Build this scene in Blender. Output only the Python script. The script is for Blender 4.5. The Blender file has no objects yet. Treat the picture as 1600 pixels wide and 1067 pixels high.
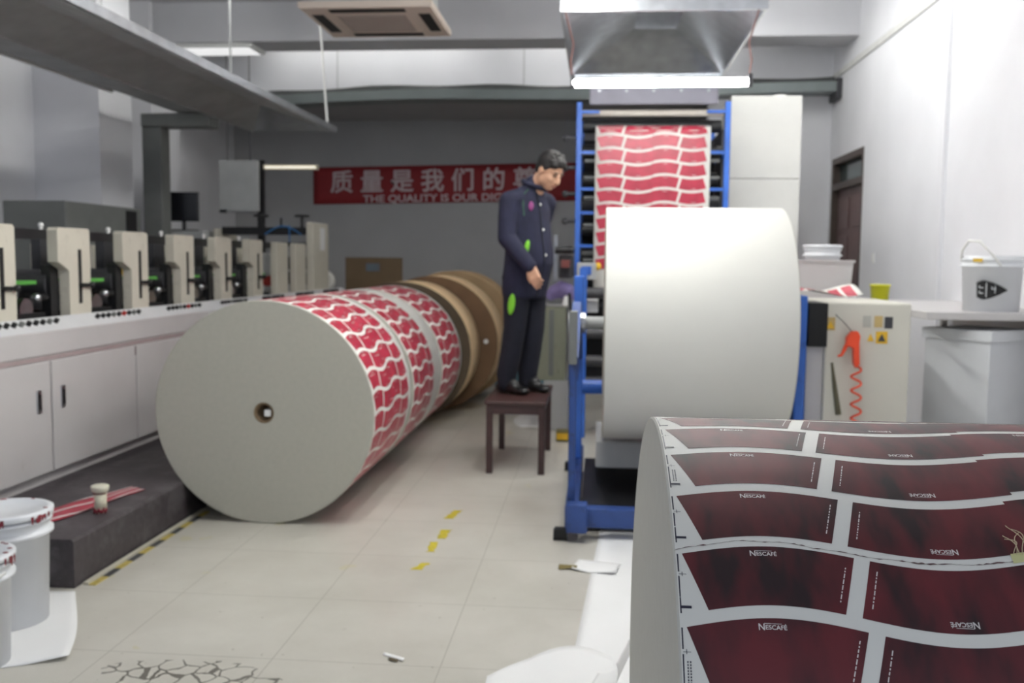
import bpy, bmesh, math, random
from math import pi, sin, cos, radians, sqrt, atan2
from mathutils import Vector, Matrix, Euler
random.seed(7)
scene = bpy.context.scene
C = scene.collection

# ------------------------------------------------------------------ camera, world, light
cam_d = bpy.data.cameras.new('camera'); cam = bpy.data.objects.new('camera', cam_d); C.objects.link(cam)
YAW, PIT, ROL = .0905, .0856, .0101
cam.location = (0, 0, 1.4116)
fw = Vector((-sin(YAW)*cos(PIT), cos(YAW)*cos(PIT), -sin(PIT)))
r0 = Vector((cos(YAW), sin(YAW), 0)); u0 = r0.cross(fw)
rr = r0*cos(ROL)+u0*sin(ROL); uu = -r0*sin(ROL)+u0*cos(ROL)
cam.rotation_euler = Matrix((rr, uu, -fw)).transposed().to_euler()
cam_d.sensor_width = 22.3; cam_d.lens = 1475.5/1600*22.3
cam_d.clip_start = .05; cam_d.clip_end = 100
cam_d.dof.use_dof = True; cam_d.dof.focus_distance = 1.45; cam_d.dof.aperture_fstop = 3.3
scene.camera = cam

world = bpy.data.worlds.new('world'); scene.world = world; world.use_nodes = True
bg = world.node_tree.nodes['Background']
bg.inputs['Color'].default_value = (.80, .88, 1.0, 1); bg.inputs['Strength'].default_value = .72

scene.view_settings.view_transform = 'Standard'; scene.view_settings.look = 'None'
scene.view_settings.exposure = 0.36; scene.view_settings.gamma = 1; scene.view_settings.use_curve_mapping = False
TUBE_MAIN = 46.0      # tube over the printing tower
TUBE_FILL = 80.0      # unseen lamp tubes added to light the hall

# ------------------------------------------------------------------ materials
def lin(c):
    return tuple(((v/255)/12.92 if v/255 <= .04045 else ((v/255+.055)/1.055)**2.4) for v in c)
MATS = {}
def mat(name, rgb, rough=.6, metal=0, var=.08, scale=6, bump=0, bscale=60, emit=None, estr=0, alpha=1, dirt=None, dscale=3, damt=.5, dthr=.6, coat=0, stretch=None):
    if name in MATS: return MATS[name]
    m = bpy.data.materials.new(name); m.use_nodes = True
    nt = m.node_tree; b = nt.nodes['Principled BSDF']
    col = lin(rgb)
    tc = nt.nodes.new('ShaderNodeTexCoord')
    src = tc.outputs['Object']
    if stretch:
        mp = nt.nodes.new('ShaderNodeMapping'); mp.inputs['Scale'].default_value = stretch
        nt.links.new(src, mp.inputs['Vector']); src = mp.outputs['Vector']
    nz = nt.nodes.new('ShaderNodeTexNoise'); nz.inputs['Scale'].default_value = scale; nz.inputs['Detail'].default_value = 5
    nt.links.new(src, nz.inputs['Vector'])
    rp = nt.nodes.new('ShaderNodeValToRGB')
    rp.color_ramp.elements[0].position = .3; rp.color_ramp.elements[1].position = .7
    rp.color_ramp.elements[0].color = tuple(max(0, v*(1-var)) for v in col)+(1,)
    rp.color_ramp.elements[1].color = tuple(min(1, v*(1+var)) for v in col)+(1,)
    nt.links.new(nz.outputs['Fac'], rp.inputs['Fac'])
    out = rp.outputs['Color']
    if dirt:
        n2 = nt.nodes.new('ShaderNodeTexNoise'); n2.inputs['Scale'].default_value = dscale; n2.inputs['Detail'].default_value = 8; n2.inputs['Roughness'].default_value = .7
        nt.links.new(src, n2.inputs['Vector'])
        r2 = nt.nodes.new('ShaderNodeValToRGB'); r2.color_ramp.elements[0].position = dthr; r2.color_ramp.elements[1].position = min(1, dthr+.12)
        r2.color_ramp.elements[0].color = (0, 0, 0, 1); r2.color_ramp.elements[1].color = (damt,)*3+(1,)
        nt.links.new(n2.outputs['Fac'], r2.inputs['Fac'])
        mx = nt.nodes.new('ShaderNodeMixRGB'); nt.links.new(r2.outputs['Color'], mx.inputs['Fac'])
        nt.links.new(out, mx.inputs['Color1']); mx.inputs['Color2'].default_value = lin(dirt)+(1,)
        out = mx.outputs['Color']
    nt.links.new(out, b.inputs['Base Color'])
    b.inputs['Roughness'].default_value = rough; b.inputs['Metallic'].default_value = metal
    b.inputs['Coat Weight'].default_value = coat; b.inputs['Coat Roughness'].default_value = .25
    if alpha < 1: b.inputs['Alpha'].default_value = alpha
    if emit:
        b.inputs['Emission Color'].default_value = lin(emit)+(1,); b.inputs['Emission Strength'].default_value = estr
    if bump:
        n3 = nt.nodes.new('ShaderNodeTexNoise'); n3.inputs['Scale'].default_value = bscale; n3.inputs['Detail'].default_value = 4
        nt.links.new(src, n3.inputs['Vector'])
        bp = nt.nodes.new('ShaderNodeBump'); bp.inputs['Strength'].default_value = bump; bp.inputs['Distance'].default_value = .01
        nt.links.new(n3.outputs['Fac'], bp.inputs['Height']); nt.links.new(bp.outputs['Normal'], b.inputs['Normal'])
    MATS[name] = m
    return m

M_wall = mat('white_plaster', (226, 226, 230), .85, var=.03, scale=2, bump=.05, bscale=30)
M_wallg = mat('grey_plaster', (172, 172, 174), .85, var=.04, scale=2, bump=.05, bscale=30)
M_ceil = mat('ceiling_paint', (205, 205, 208), .9, var=.03, scale=2)
M_beam = mat('beam_paint', (200, 200, 204), .85, var=.03, scale=2)
M_cream = mat('cream_enamel', (205, 200, 186), .45, var=.04, scale=5, dirt=(120, 112, 100), dscale=7, damt=.35, dthr=.62)
M_creamd = mat('cream_enamel_cabinet', (194, 191, 191), .42, var=.03, scale=4, dirt=(130, 120, 112), dscale=3, damt=.25, dthr=.62)
M_pinkgrey = mat('mauve_grey_enamel', (168, 152, 152), .5)
M_black = mat('black_metal', (22, 22, 25), .45, var=.2)
M_black2 = mat('black_rubber', (18, 18, 20), .7, var=.2)
M_dark = mat('dark_grey_metal', (58, 58, 62), .5, var=.15)
M_steel = mat('brushed_steel', (190, 192, 196), .28, metal=1, var=.1, scale=20)
M_galv = mat('galvanised_sheet', (226, 229, 234), .27, metal=.85, var=.12, scale=9, bump=.08, bscale=6)
M_galvd = mat('galvanised_dull', (182, 184, 184), .5, metal=.3, var=.12, scale=5, bump=.06, bscale=5)
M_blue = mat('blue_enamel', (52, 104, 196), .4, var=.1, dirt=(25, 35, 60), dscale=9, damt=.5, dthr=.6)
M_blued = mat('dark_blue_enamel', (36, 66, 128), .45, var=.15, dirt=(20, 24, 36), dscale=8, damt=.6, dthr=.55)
M_paper = mat('white_board_paper', (226, 225, 219), .5, var=.015, scale=3)
M_paperw = mat('bright_white_paper', (236, 236, 236), .55, var=.02, scale=3, dirt=(170, 168, 160), dscale=5, damt=.3, dthr=.66)
M_edge = mat('paper_roll_end_grain', (178, 176, 164), .8, var=.03, scale=40, bump=.05, bscale=120)
M_redl = mat('red_print', (178, 44, 68), .32, var=.18, scale=12, stretch=(1, 1, 1))
M_ink = mat('white_print', (222, 216, 214), .5, var=.02)
M_mark = mat('navy_register_ink', (40, 38, 58), .5)
M_kraft = mat('kraft_board_face', (112, 84, 58), .75, var=.12, scale=7)
M_kraftd = mat('dark_kraft_face', (84, 70, 54), .8, var=.12, scale=7)
M_tan = mat('tan_paper_surface', (222, 192, 150), .6, var=.05)
M_tand = mat('dull_tan_paper', (168, 140, 104), .65, var=.06)
M_core = mat('core_cardboard', (120, 100, 76), .8)
M_plinth = mat('dark_stone_plinth', (62, 56, 60), .45, var=.25, scale=30, dirt=(96, 92, 94), dscale=5, damt=.6, dthr=.5)
M_bucket = mat('white_bucket_plastic', (228, 230, 234), .35, var=.02, dirt=(120, 116, 116), dscale=14, damt=.4, dthr=.67)
M_redpaint = mat('dark_red_ink_drips', (122, 30, 44), .4, var=.2)
M_banner = mat('red_banner_cloth', (142, 36, 42), .7, var=.06, scale=4)
M_bantext = mat('faded_white_lettering', (208, 190, 194), .7, var=.03)
M_navy = mat('navy_workwear', (28, 30, 54), .85, var=.2, scale=14, bump=.35, bscale=18)
M_navyd = mat('black_navy_trousers', (20, 22, 36), .85, var=.2, scale=14, bump=.35, bscale=18)
M_lime = mat('lime_trim', (128, 206, 54), .6)
M_skin = mat('skin', (206, 160, 132), .5, var=.06, scale=14)
M_hair = mat('black_hair', (26, 23, 24), .5, var=.3, scale=60, bump=.5, bscale=140)
M_lip = mat('lips', (160, 96, 88), .5)
M_shoe = mat('black_shoe_leather', (24, 24, 26), .3, var=.1)
M_wood = mat('dark_brown_wood', (64, 40, 38), .4, var=.2, scale=14, stretch=(1, 6, 1))
M_door = mat('brown_door_wood', (98, 76, 74), .5, var=.12, scale=8, stretch=(5, 5, 1))
M_doorf = mat('door_frame_wood', (72, 60, 54), .5, var=.1)
M_orange = mat('orange_plastic', (238, 78, 40), .4, var=.05)
M_yellow = mat('yellow_green_plastic', (206, 206, 30), .4, var=.05)
M_tape = mat('yellow_tape', (196, 180, 52), .5, var=.2, scale=40, dirt=(70, 66, 40), dscale=30, damt=.7, dthr=.55)
M_green = mat('green_belt', (86, 160, 70), .5, var=.1)
M_purple = mat('purple_cloth', (124, 112, 158), .8, var=.12, scale=25, bump=.4, bscale=40)
M_olive = mat('grey_green_enamel', (134, 138, 120), .5, var=.06, dirt=(86, 84, 70), dscale=6, damt=.5, dthr=.58, stretch=(6, 6, 1))
M_lgrey = mat('light_grey_enamel', (176, 178, 178), .5, var=.05)
M_grey = mat('mid_grey_enamel', (112, 114, 112), .55, var=.06)
M_ac = mat('beige_plastic', (206, 192, 180), .5, var=.02)
M_acg = mat('intake_grille', (168, 156, 148), .6, var=.02)
M_screen = mat('monitor_black', (24, 24, 30), .25, var=.1)
M_cardb = mat('brown_cardboard', (104, 86, 64), .85, var=.1, scale=5)
M_tray = mat('grey_cable_tray', (126, 134, 134), .5, metal=.3, var=.08, scale=3)
M_trayd = mat('dark_tray_steel', (78, 80, 80), .6, metal=.2, var=.1)  # darker grey than the tray, for its cables
M_glass = mat('transom_glass', (62, 78, 78), .12, var=.1, scale=3)
M_warn = mat('warning_yellow', (222, 178, 44), .5)
M_cyan = mat('pale_blue_sheet', (96, 136, 152), .6, var=.08)
M_white = mat('white_plastic', (230, 230, 228), .4, var=.02)
def tubemat(name, s, rgb=(255, 255, 250)):
    m = mat(name, rgb, .4, emit=rgb, estr=s); return m
M_tube = tubemat('lit_tube_main', TUBE_MAIN); M_tube2 = tubemat('lit_tube_fill', TUBE_FILL)
M_tube3 = tubemat('dim_tube', .55, (255, 246, 226))

def coffee_mat():  # same print as the other rolls, foreground shade put into a darker colour
    m = bpy.data.materials.new('coffee_red_print_shaded'); m.use_nodes = True; nt = m.node_tree; b = nt.nodes['Principled BSDF']
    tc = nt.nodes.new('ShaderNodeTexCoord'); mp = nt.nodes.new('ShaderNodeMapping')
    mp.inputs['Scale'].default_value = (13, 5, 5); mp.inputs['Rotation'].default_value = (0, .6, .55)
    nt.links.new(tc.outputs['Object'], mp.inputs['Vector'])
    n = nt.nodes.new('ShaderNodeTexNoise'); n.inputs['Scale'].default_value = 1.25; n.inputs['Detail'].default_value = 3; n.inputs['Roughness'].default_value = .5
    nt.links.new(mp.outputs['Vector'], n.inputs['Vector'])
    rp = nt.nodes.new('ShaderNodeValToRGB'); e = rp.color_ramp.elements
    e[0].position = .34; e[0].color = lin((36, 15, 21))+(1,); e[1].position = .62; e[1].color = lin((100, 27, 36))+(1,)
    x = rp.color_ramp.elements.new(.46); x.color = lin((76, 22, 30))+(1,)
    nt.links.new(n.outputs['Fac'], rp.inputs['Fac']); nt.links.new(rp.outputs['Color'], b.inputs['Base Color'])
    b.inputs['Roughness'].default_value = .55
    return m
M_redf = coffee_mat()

def floor_mat():
    m = bpy.data.materials.new('cream_floor_tiles'); m.use_nodes = True; nt = m.node_tree; b = nt.nodes['Principled BSDF']
    N, L = nt.nodes.new, nt.links.new
    g = N('ShaderNodeNewGeometry'); sep = N('ShaderNodeSeparateXYZ'); L(g.outputs['Position'], sep.inputs[0])
    def math_(op, a, bb=None, c=None):
        n = N('ShaderNodeMath'); n.operation = op
        for i, v in enumerate((a, bb, c)):
            if v is None: continue
            if isinstance(v, (int, float)): n.inputs[i].default_value = v
            else: L(v, n.inputs[i])
        return n.outputs[0]
    def line(sock, off):
        f = math_('FRACT', math_('DIVIDE', math_('SUBTRACT', sock, off), .6))
        d = math_('ABSOLUTE', math_('SUBTRACT', f, .5))
        return math_('GREATER_THAN', d, .5-.0036)
    gl = math_('MAXIMUM', line(sep.outputs['X'], -1.7243-6), line(sep.outputs['Y'], 3.1402-6))
    n1 = N('ShaderNodeTexNoise'); n1.inputs['Scale'].default_value = 1.1; n1.inputs['Detail'].default_value = 7; n1.inputs['Roughness'].default_value = .65
    L(g.outputs['Position'], n1.inputs['Vector'])
    rp = N('ShaderNodeValToRGB'); rp.color_ramp.elements[0].position = .3; rp.color_ramp.elements[1].position = .7
    rp.color_ramp.elements[0].color = lin((183, 179, 169))+(1,); rp.color_ramp.elements[1].color = lin((205, 202, 193))+(1,)
    L(n1.outputs['Fac'], rp.inputs['Fac'])
    mx = N('ShaderNodeMixRGB'); L(math_('MULTIPLY', gl, .38), mx.inputs['Fac']); L(rp.outputs['Color'], mx.inputs['Color1']); mx.inputs['Color2'].default_value = lin((104, 98, 86))+(1,)
    # yellowish scuffs
    n2 = N('ShaderNodeTexNoise'); n2.inputs['Scale'].default_value = 3.2; n2.inputs['Detail'].default_value = 3
    L(g.outputs['Position'], n2.inputs['Vector'])
    m2 = N('ShaderNodeMixRGB'); L(math_('MULTIPLY', math_('GREATER_THAN', n2.outputs['Fac'], .70), .3), m2.inputs['Fac']); L(mx.outputs['Color'], m2.inputs['Color1']); m2.inputs['Color2'].default_value = lin((190, 182, 110))+(1,)
    # cracked tile corner
    vo = N('ShaderNodeTexVoronoi'); vo.feature = 'DISTANCE_TO_EDGE'; vo.inputs['Scale'].default_value = 13
    nz = N('ShaderNodeTexNoise'); nz.inputs['Scale'].default_value = 14; L(g.outputs['Position'], nz.inputs['Vector'])
    ad = N('ShaderNodeVectorMath'); ad.operation = 'MULTIPLY_ADD'; L(nz.outputs['Color'], ad.inputs[0]); ad.inputs[1].default_value = (.05, .05, 0); L(g.outputs['Position'], ad.inputs[2])
    L(ad.outputs[0], vo.inputs['Vector'])
    dx = math_('DIVIDE', math_('SUBTRACT', sep.outputs['X'], -1.37), .34); dy = math_('DIVIDE', math_('SUBTRACT', sep.outputs['Y'], 2.98), .13)
    rad = math_('ADD', math_('MULTIPLY', dx, dx), math_('MULTIPLY', dy, dy))
    rad = math_('ADD', rad, math_('MULTIPLY', nz.outputs['Fac'], .6))
    msk = math_('LESS_THAN', rad, 1.15)
    crk = math_('MULTIPLY', msk, math_('LESS_THAN', vo.outputs['Distance'], .045))
    m3 = N('ShaderNodeMixRGB'); L(math_('MULTIPLY', crk, .8), m3.inputs['Fac']); L(m2.outputs['Color'], m3.inputs['Color1']); m3.inputs['Color2'].default_value = lin((62, 56, 48))+(1,)
    # small dark specks and scratches
    n4 = N('ShaderNodeTexNoise'); n4.inputs['Scale'].default_value = 26; n4.inputs['Detail'].default_value = 2; L(g.outputs['Position'], n4.inputs['Vector'])
    m4 = N('ShaderNodeMixRGB'); L(math_('MULTIPLY', math_('GREATER_THAN', n4.outputs['Fac'], .735), .35), m4.inputs['Fac']); L(m3.outputs['Color'], m4.inputs['Color1']); m4.inputs['Color2'].default_value = lin((120, 110, 92))+(1,)
    L(m4.outputs['Color'], b.inputs['Base Color'])
    b.inputs['Roughness'].default_value = .33
    return m
M_floor = floor_mat()

# ------------------------------------------------------------------ mesh builder
class MB:
    def __init__(s): s.v = []; s.f = []; s.m = []; s.sm = []
    def add(s, vs, fs, mi=0, smooth=False):
        o = len(s.v); s.v += [Vector(v) for v in vs]
        for f in fs: s.f.append([i+o for i in f]); s.m.append(mi); s.sm.append(smooth)
        return s
    def box(s, x0, x1, y0, y1, z0, z1, mi=0, bev=0, rz=0):
        if bev:
            bm = bmesh.new(); bmesh.ops.create_cube(bm, size=1)
            bmesh.ops.scale(bm, vec=(x1-x0, y1-y0, z1-z0), verts=bm.verts)
            bmesh.ops.bevel(bm, geom=bm.edges[:], offset=bev, segments=2, affect='EDGES', profile=.5)
            c = Vector(((x0+x1)/2, (y0+y1)/2, (z0+z1)/2)); R = Matrix.Rotation(rz, 3, 'Z')
            bm.verts.index_update()
            s.add([R @ v.co + c for v in bm.verts], [[v.index for v in f.verts] for f in bm.faces], mi); bm.free(); return s
        c = Vector(((x0+x1)/2, (y0+y1)/2, 0)); R = Matrix.Rotation(rz, 3, 'Z')
        vs = [R @ (Vector(p)-c) + c for p in [(x0, y0, z0), (x1, y0, z0), (x1, y1, z0), (x0, y1, z0), (x0, y0, z1), (x1, y0, z1), (x1, y1, z1), (x0, y1, z1)]]
        return s.add(vs, [(0, 3, 2, 1), (4, 5, 6, 7), (0, 1, 5, 4), (1, 2, 6, 5), (2, 3, 7, 6), (3, 0, 4, 7)], mi)
    def cyl(s, p0, p1, r0, r1=None, n=24, mi=0, caps=True):
        p0, p1 = Vector(p0), Vector(p1); r1 = r0 if r1 is None else r1
        d = (p1-p0).normalized(); a = d.orthogonal().normalized(); b = d.cross(a)
        vs = []
        for p, r in ((p0, r0), (p1, r1)):
            for i in range(n): t = 2*pi*i/n; vs.append(p+a*(r*cos(t))+b*(r*sin(t)))
        s.add(vs, [(i, (i+1) % n, n+(i+1) % n, n+i) for i in range(n)], mi, True)
        if caps:
            s.add(vs[:n], [list(range(n))[::-1]], mi); s.add(vs[n:], [list(range(n))], mi)
        return s
    def lathe(s, prof, c, axis='z', n=48, mi=0, mis=None, closed=False, smooth=True, sms=None):
        # prof: list of (r, h)
        c = Vector(c); vs = []
        for r, h in prof:
            for i in range(n):
                t = 2*pi*i/n
                p = {'z': (r*cos(t), r*sin(t), h), 'x': (h, r*cos(t), r*sin(t)), 'y': (-r*cos(t), h, r*sin(t))}[axis]
                vs.append(c+Vector(p))
        k = len(prof); fs = []; o = len(s.v); s.v += vs
        for j in range(k if closed else k-1):
            jn = (j+1) % k
            for i in range(n):
                s.f.append([o+j*n+i, o+j*n+(i+1) % n, o+jn*n+(i+1) % n, o+jn*n+i]); s.m.append(mis[j] if mis else mi); s.sm.append(sms[j] if sms else smooth)
        return s
    def tube(s, pts, r, n=8, mi=0, caps=True):
        pts = [Vector(p) for p in pts]; vs = []
        up = None
        for i, p in enumerate(pts):
            d = (pts[min(i+1, len(pts)-1)]-pts[max(i-1, 0)]).normalized()
            if up is None: up = d.orthogonal().normalized()
            a = (up - d*up.dot(d)).normalized(); up = a; b = d.cross(a)
            rr_ = r[i] if isinstance(r, (list, tuple)) else r
            for k in range(n): t = 2*pi*k/n; vs.append(p+a*(rr_*cos(t))+b*(rr_*sin(t)))
        fs = [(i*n+k, i*n+(k+1) % n, (i+1)*n+(k+1) % n, (i+1)*n+k) for i in range(len(pts)-1) for k in range(n)]
        s.add(vs, fs, mi, True)
        if caps: s.add(vs[:n], [list(range(n))[::-1]], mi); s.add(vs[-n:], [list(range(n))], mi)
        return s
    def prism(s, poly, axis, a0, a1, mi=0):
        # poly in the other two coords, extruded along axis from a0 to a1
        def P(p, a): return {'x': (a, p[0], p[1]), 'y': (p[0], a, p[1]), 'z': (p[0], p[1], a)}[axis]
        n = len(poly); vs = [P(p, a0) for p in poly]+[P(p, a1) for p in poly]
        s.add(vs, [list(range(n))[::-1], list(range(n, 2*n))]+[(i, (i+1) % n, n+(i+1) % n, n+i) for i in range(n)], mi)
        return s
    def ball(s, c, r, mi=0, sc=(1, 1, 1), rot=None, seg=16):
        bm = bmesh.new(); bmesh.ops.create_uvsphere(bm, u_segments=seg, v_segments=max(6, seg//2), radius=1)
        c = Vector(c); bm.verts.index_update()
        R = rot or Matrix.Identity(3)
        s.add([c + R @ Vector((v.co.x*r*sc[0], v.co.y*r*sc[1], v.co.z*r*sc[2])) for v in bm.verts], [[v.index for v in f.verts] for f in bm.faces], mi, True); bm.free(); return s
    def grid(s, fn, nu, nv, mi=0, smooth=True):
        vs = [fn(i/nu, j/nv) for j in range(nv+1) for i in range(nu+1)]
        return s.add(vs, [(j*(nu+1)+i, j*(nu+1)+i+1, (j+1)*(nu+1)+i+1, (j+1)*(nu+1)+i) for j in range(nv) for i in range(nu)], mi, smooth)
    def shell(s, fn, nu, nv, th, mi=0):
        # two-sided sheet of thickness th
        P = [[Vector(fn(i/nu, j/nv)) for i in range(nu+1)] for j in range(nv+1)]
        W = nu+1; vs = []; nr = []
        for j in range(nv+1):
            for i in range(nu+1):
                a = P[j][min(i+1, nu)]-P[j][max(i-1, 0)]; b = P[min(j+1, nv)][i]-P[max(j-1, 0)][i]
                n = a.cross(b); n = n.normalized() if n.length > 1e-9 else Vector((0, 0, 1)); nr.append(n); vs.append(P[j][i])
        K = len(vs); vs = vs+[v-n*th for v, n in zip(vs, nr)]
        fs = []
        for j in range(nv):
            for i in range(nu):
                q = (j*W+i, j*W+i+1, (j+1)*W+i+1, (j+1)*W+i); fs.append(q); fs.append(tuple(K+t for t in q[::-1]))
        ring = [i for i in range(W)]+[j*W+nu for j in range(1, nv+1)]+[nv*W+i for i in range(nu-1, -1, -1)]+[j*W for j in range(nv-1, 0, -1)]
        for a, b in zip(ring, ring[1:]+ring[:1]): fs.append((b, a, K+a, K+b))
        return s.add(vs, fs, mi, True)
    def build(s, name, mats, parent=None, fix=False, subsurf=0):
        if not isinstance(mats, (list, tuple)): mats = [mats]
        off = Vector((0, 0, 0))
        if parent is not None:
            off = wloc(parent)
        else:
            lo = [min(v[i] for v in s.v) for i in range(3)]; hi = [max(v[i] for v in s.v) for i in range(3)]
            off = Vector(((lo[0]+hi[0])/2, (lo[1]+hi[1])/2, lo[2]))
        me = bpy.data.meshes.new(name)
        me.from_pydata([v-off for v in s.v], [], s.f)
        for m in mats: me.materials.append(m)
        me.polygons.foreach_set('material_index', s.m); me.polygons.foreach_set('use_smooth', s.sm)
        me.update()
        if fix:
            bm = bmesh.new(); bm.from_mesh(me); bmesh.ops.recalc_face_normals(bm, faces=bm.faces[:]); bm.to_mesh(me); bm.free()
        o = bpy.data.objects.new(name, me); C.objects.link(o)
        if parent is not None: o.parent = parent
        else: o.location = off
        return o
def wloc(o):
    l = Vector((0, 0, 0))
    while o is not None: l = l + o.location; o = o.parent
    return l
def thing(name, label, cat, loc, group=None):
    o = bpy.data.objects.new(name, None); C.objects.link(o); o.location = loc; o.empty_display_size = .1
    return tag(o, label, cat, group)
def tag(o, label, cat, group=None, kind=None):
    o['label'] = label; o['category'] = cat
    if group: o['group'] = group
    if kind: o['kind'] = kind
    return o
def struct(o, label=None):
    o['kind'] = 'structure'
    if label: o['label'] = label
    return o
def kids(o): return [c for c in bpy.data.objects if c.parent == o]
def dup(o, loc, label, parent=None):
    c = o.copy(); C.objects.link(c); c.location = loc
    if label: c['label'] = label
    for ch in kids(o):
        d = ch.copy(); C.objects.link(d); d.parent = c
        for g in kids(ch):
            e = g.copy(); C.objects.link(e); e.parent = d
    return c
def text_mesh(body, size, bold=0.0, res=3, extrude=0):
    cu = bpy.data.curves.new('txt', 'FONT'); cu.body = body; cu.size = size; cu.align_x = 'CENTER'; cu.align_y = 'CENTER'
    cu.resolution_u = res; cu.offset = bold; cu.extrude = extrude
    ob = bpy.data.objects.new('txt', cu); C.objects.link(ob)
    dg = bpy.context.evaluated_depsgraph_get(); dg.update()
    me = bpy.data.meshes.new_from_object(ob.evaluated_get(dg))
    vs = [v.co.copy() for v in me.vertices]; fs = [list(p.vertices) for p in me.polygons]
    bpy.data.objects.remove(ob); bpy.data.curves.remove(cu); bpy.data.meshes.remove(me)
    return vs, fs
def voxel(mb, name, mats, parent, size, smooth=2):
    # one continuous skin over overlapping volumes
    o = mb.build(name, mats, parent)
    md = o.modifiers.new('r', 'REMESH'); md.mode = 'VOXEL'; md.voxel_size = size; md.use_smooth_shade = True
    if smooth:
        sm = o.modifiers.new('s', 'SMOOTH'); sm.iterations = smooth; sm.factor = .5
    dg = bpy.context.evaluated_depsgraph_get(); dg.update()
    me = bpy.data.meshes.new_from_object(o.evaluated_get(dg))
    o.modifiers.clear(); old = o.data; o.data = me; me.name = name; bpy.data.meshes.remove(old)
    me.materials.clear()
    for m in (mats if isinstance(mats, (list, tuple)) else [mats]): me.materials.append(m)
    me.polygons.foreach_set('use_smooth', [True]*len(me.polygons))
    return o

# ------------------------------------------------------------------ the setting
XR, XL = 2.65, -5.27
ZC = 4.2
b = MB(); b.box(XL-.2, XR+.2, -2.5, 13.6, -.12, 0); struct(b.build('floor', M_floor))
b = MB(); b.box(XL-.2, XR+.2, -2.5, 13.6, ZC, ZC+.15); struct(b.build('ceiling', M_ceil))
DY0, DY1, DZ = 9.95, 11.28, 2.6
b = MB(); b.box(XR, XR+.2, -2.5, DY0, 0, ZC); b.box(XR, XR+.2, DY1, 13.6, 0, ZC); b.box(XR, XR+.2, DY0, DY1, DZ, ZC)
struct(b.build('wall_right', M_wall))
b = MB(); b.box(XL-.2, XL, -2.5, 13.6, 0, ZC); struct(b.build('wall_left', M_wall))
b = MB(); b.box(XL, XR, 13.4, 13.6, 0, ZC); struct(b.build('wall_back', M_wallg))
# dropped bulkhead and the pier at its right end, with the low ceiling of the far bay behind
b = MB(); b.box(XL, XR, 11.4, 11.65, 3.37, ZC); b.box(1.25, XR, 11.4, 11.65, 0, 3.37); struct(b.build('wall_partition', M_wall), 'white bulkhead and pier in front of the far bay')
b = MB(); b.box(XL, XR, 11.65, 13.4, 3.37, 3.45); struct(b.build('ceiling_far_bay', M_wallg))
b = MB(); b.box(XL, XR, 10.3, 10.8, 3.775, ZC); struct(b.build('trim_1', M_beam), 'ceiling beam crossing the hall')
# pilaster lines on the right wall
b = MB(); b.box(XR-.03, XR, 7.62, 7.72, 0, ZC-.01); b.build
struct(b.build('trim_2', M_wall), 'vertical edge strip on the right wall')
b = MB(); b.box(XR-.02, XR, 7.72, 11.4, 3.5, 3.56); struct(b.build('trim_3', mat('trim_grey', (206, 206, 204), .8)), 'horizontal moulding high on the right wall')
# left pillars
b = MB(); b.box(XL, -4.63, 8.5, 9.12, 0, ZC); struct(b.build('wall_left_pillar', M_wall), 'square white pillar on the left wall')
b = MB(); b.box(XL, -4.95, 10.2, 10.28, 0, ZC); b.box(XL, -4.95, 10.28, 10.9, 0, 3.77); struct(b.build('wall_left_pillar_far', M_wall), 'second white pillar on the left wall')
# door in the right wall
b = MB(); fr = .07
b.box(XR+.0, XR+.14, DY0, DY0+fr, 0, DZ); b.box(XR, XR+.14, DY1-fr, DY1, 0, DZ); b.box(XR, XR+.14, DY0+fr, DY1-fr, DZ-fr, DZ); b.box(XR, XR+.14, DY0+fr, DY1-fr, 2.24, 2.31)
door = struct(b.build('door_1', M_doorf), 'brown double door with a glazed transom in the right wall')
ym = (DY0+DY1)/2
for y0, y1 in ((DY0+fr, ym), (ym, DY1-fr)):
    b = MB(); b.box(XR+.07, XR+.11, y0+.003, y1-.003, .01, 2.24)
    for z0, z1 in ((.15, .9), (1.0, 1.72), (1.8, 2.14)):
        b.box(XR+.055, XR+.07, y0+.09, y1-.09, z0, z1, bev=.006)
    lf = b.build('door_leaf', M_door, door)
    h = MB(); yy = y1-.05 if y1 == ym else y0+.05
    h.cyl((XR+.03, yy, 1.0), (XR+.07, yy, 1.0), .012, n=10); h.ball((XR+.025, yy, 1.0), .022, seg=10); h.build('door_handle', M_steel, lf)
b = MB(); b.box(XR+.08, XR+.09, DY0+fr, DY1-fr, 2.31, DZ-fr); b.build('transom_pane', M_glass, door)

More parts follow.
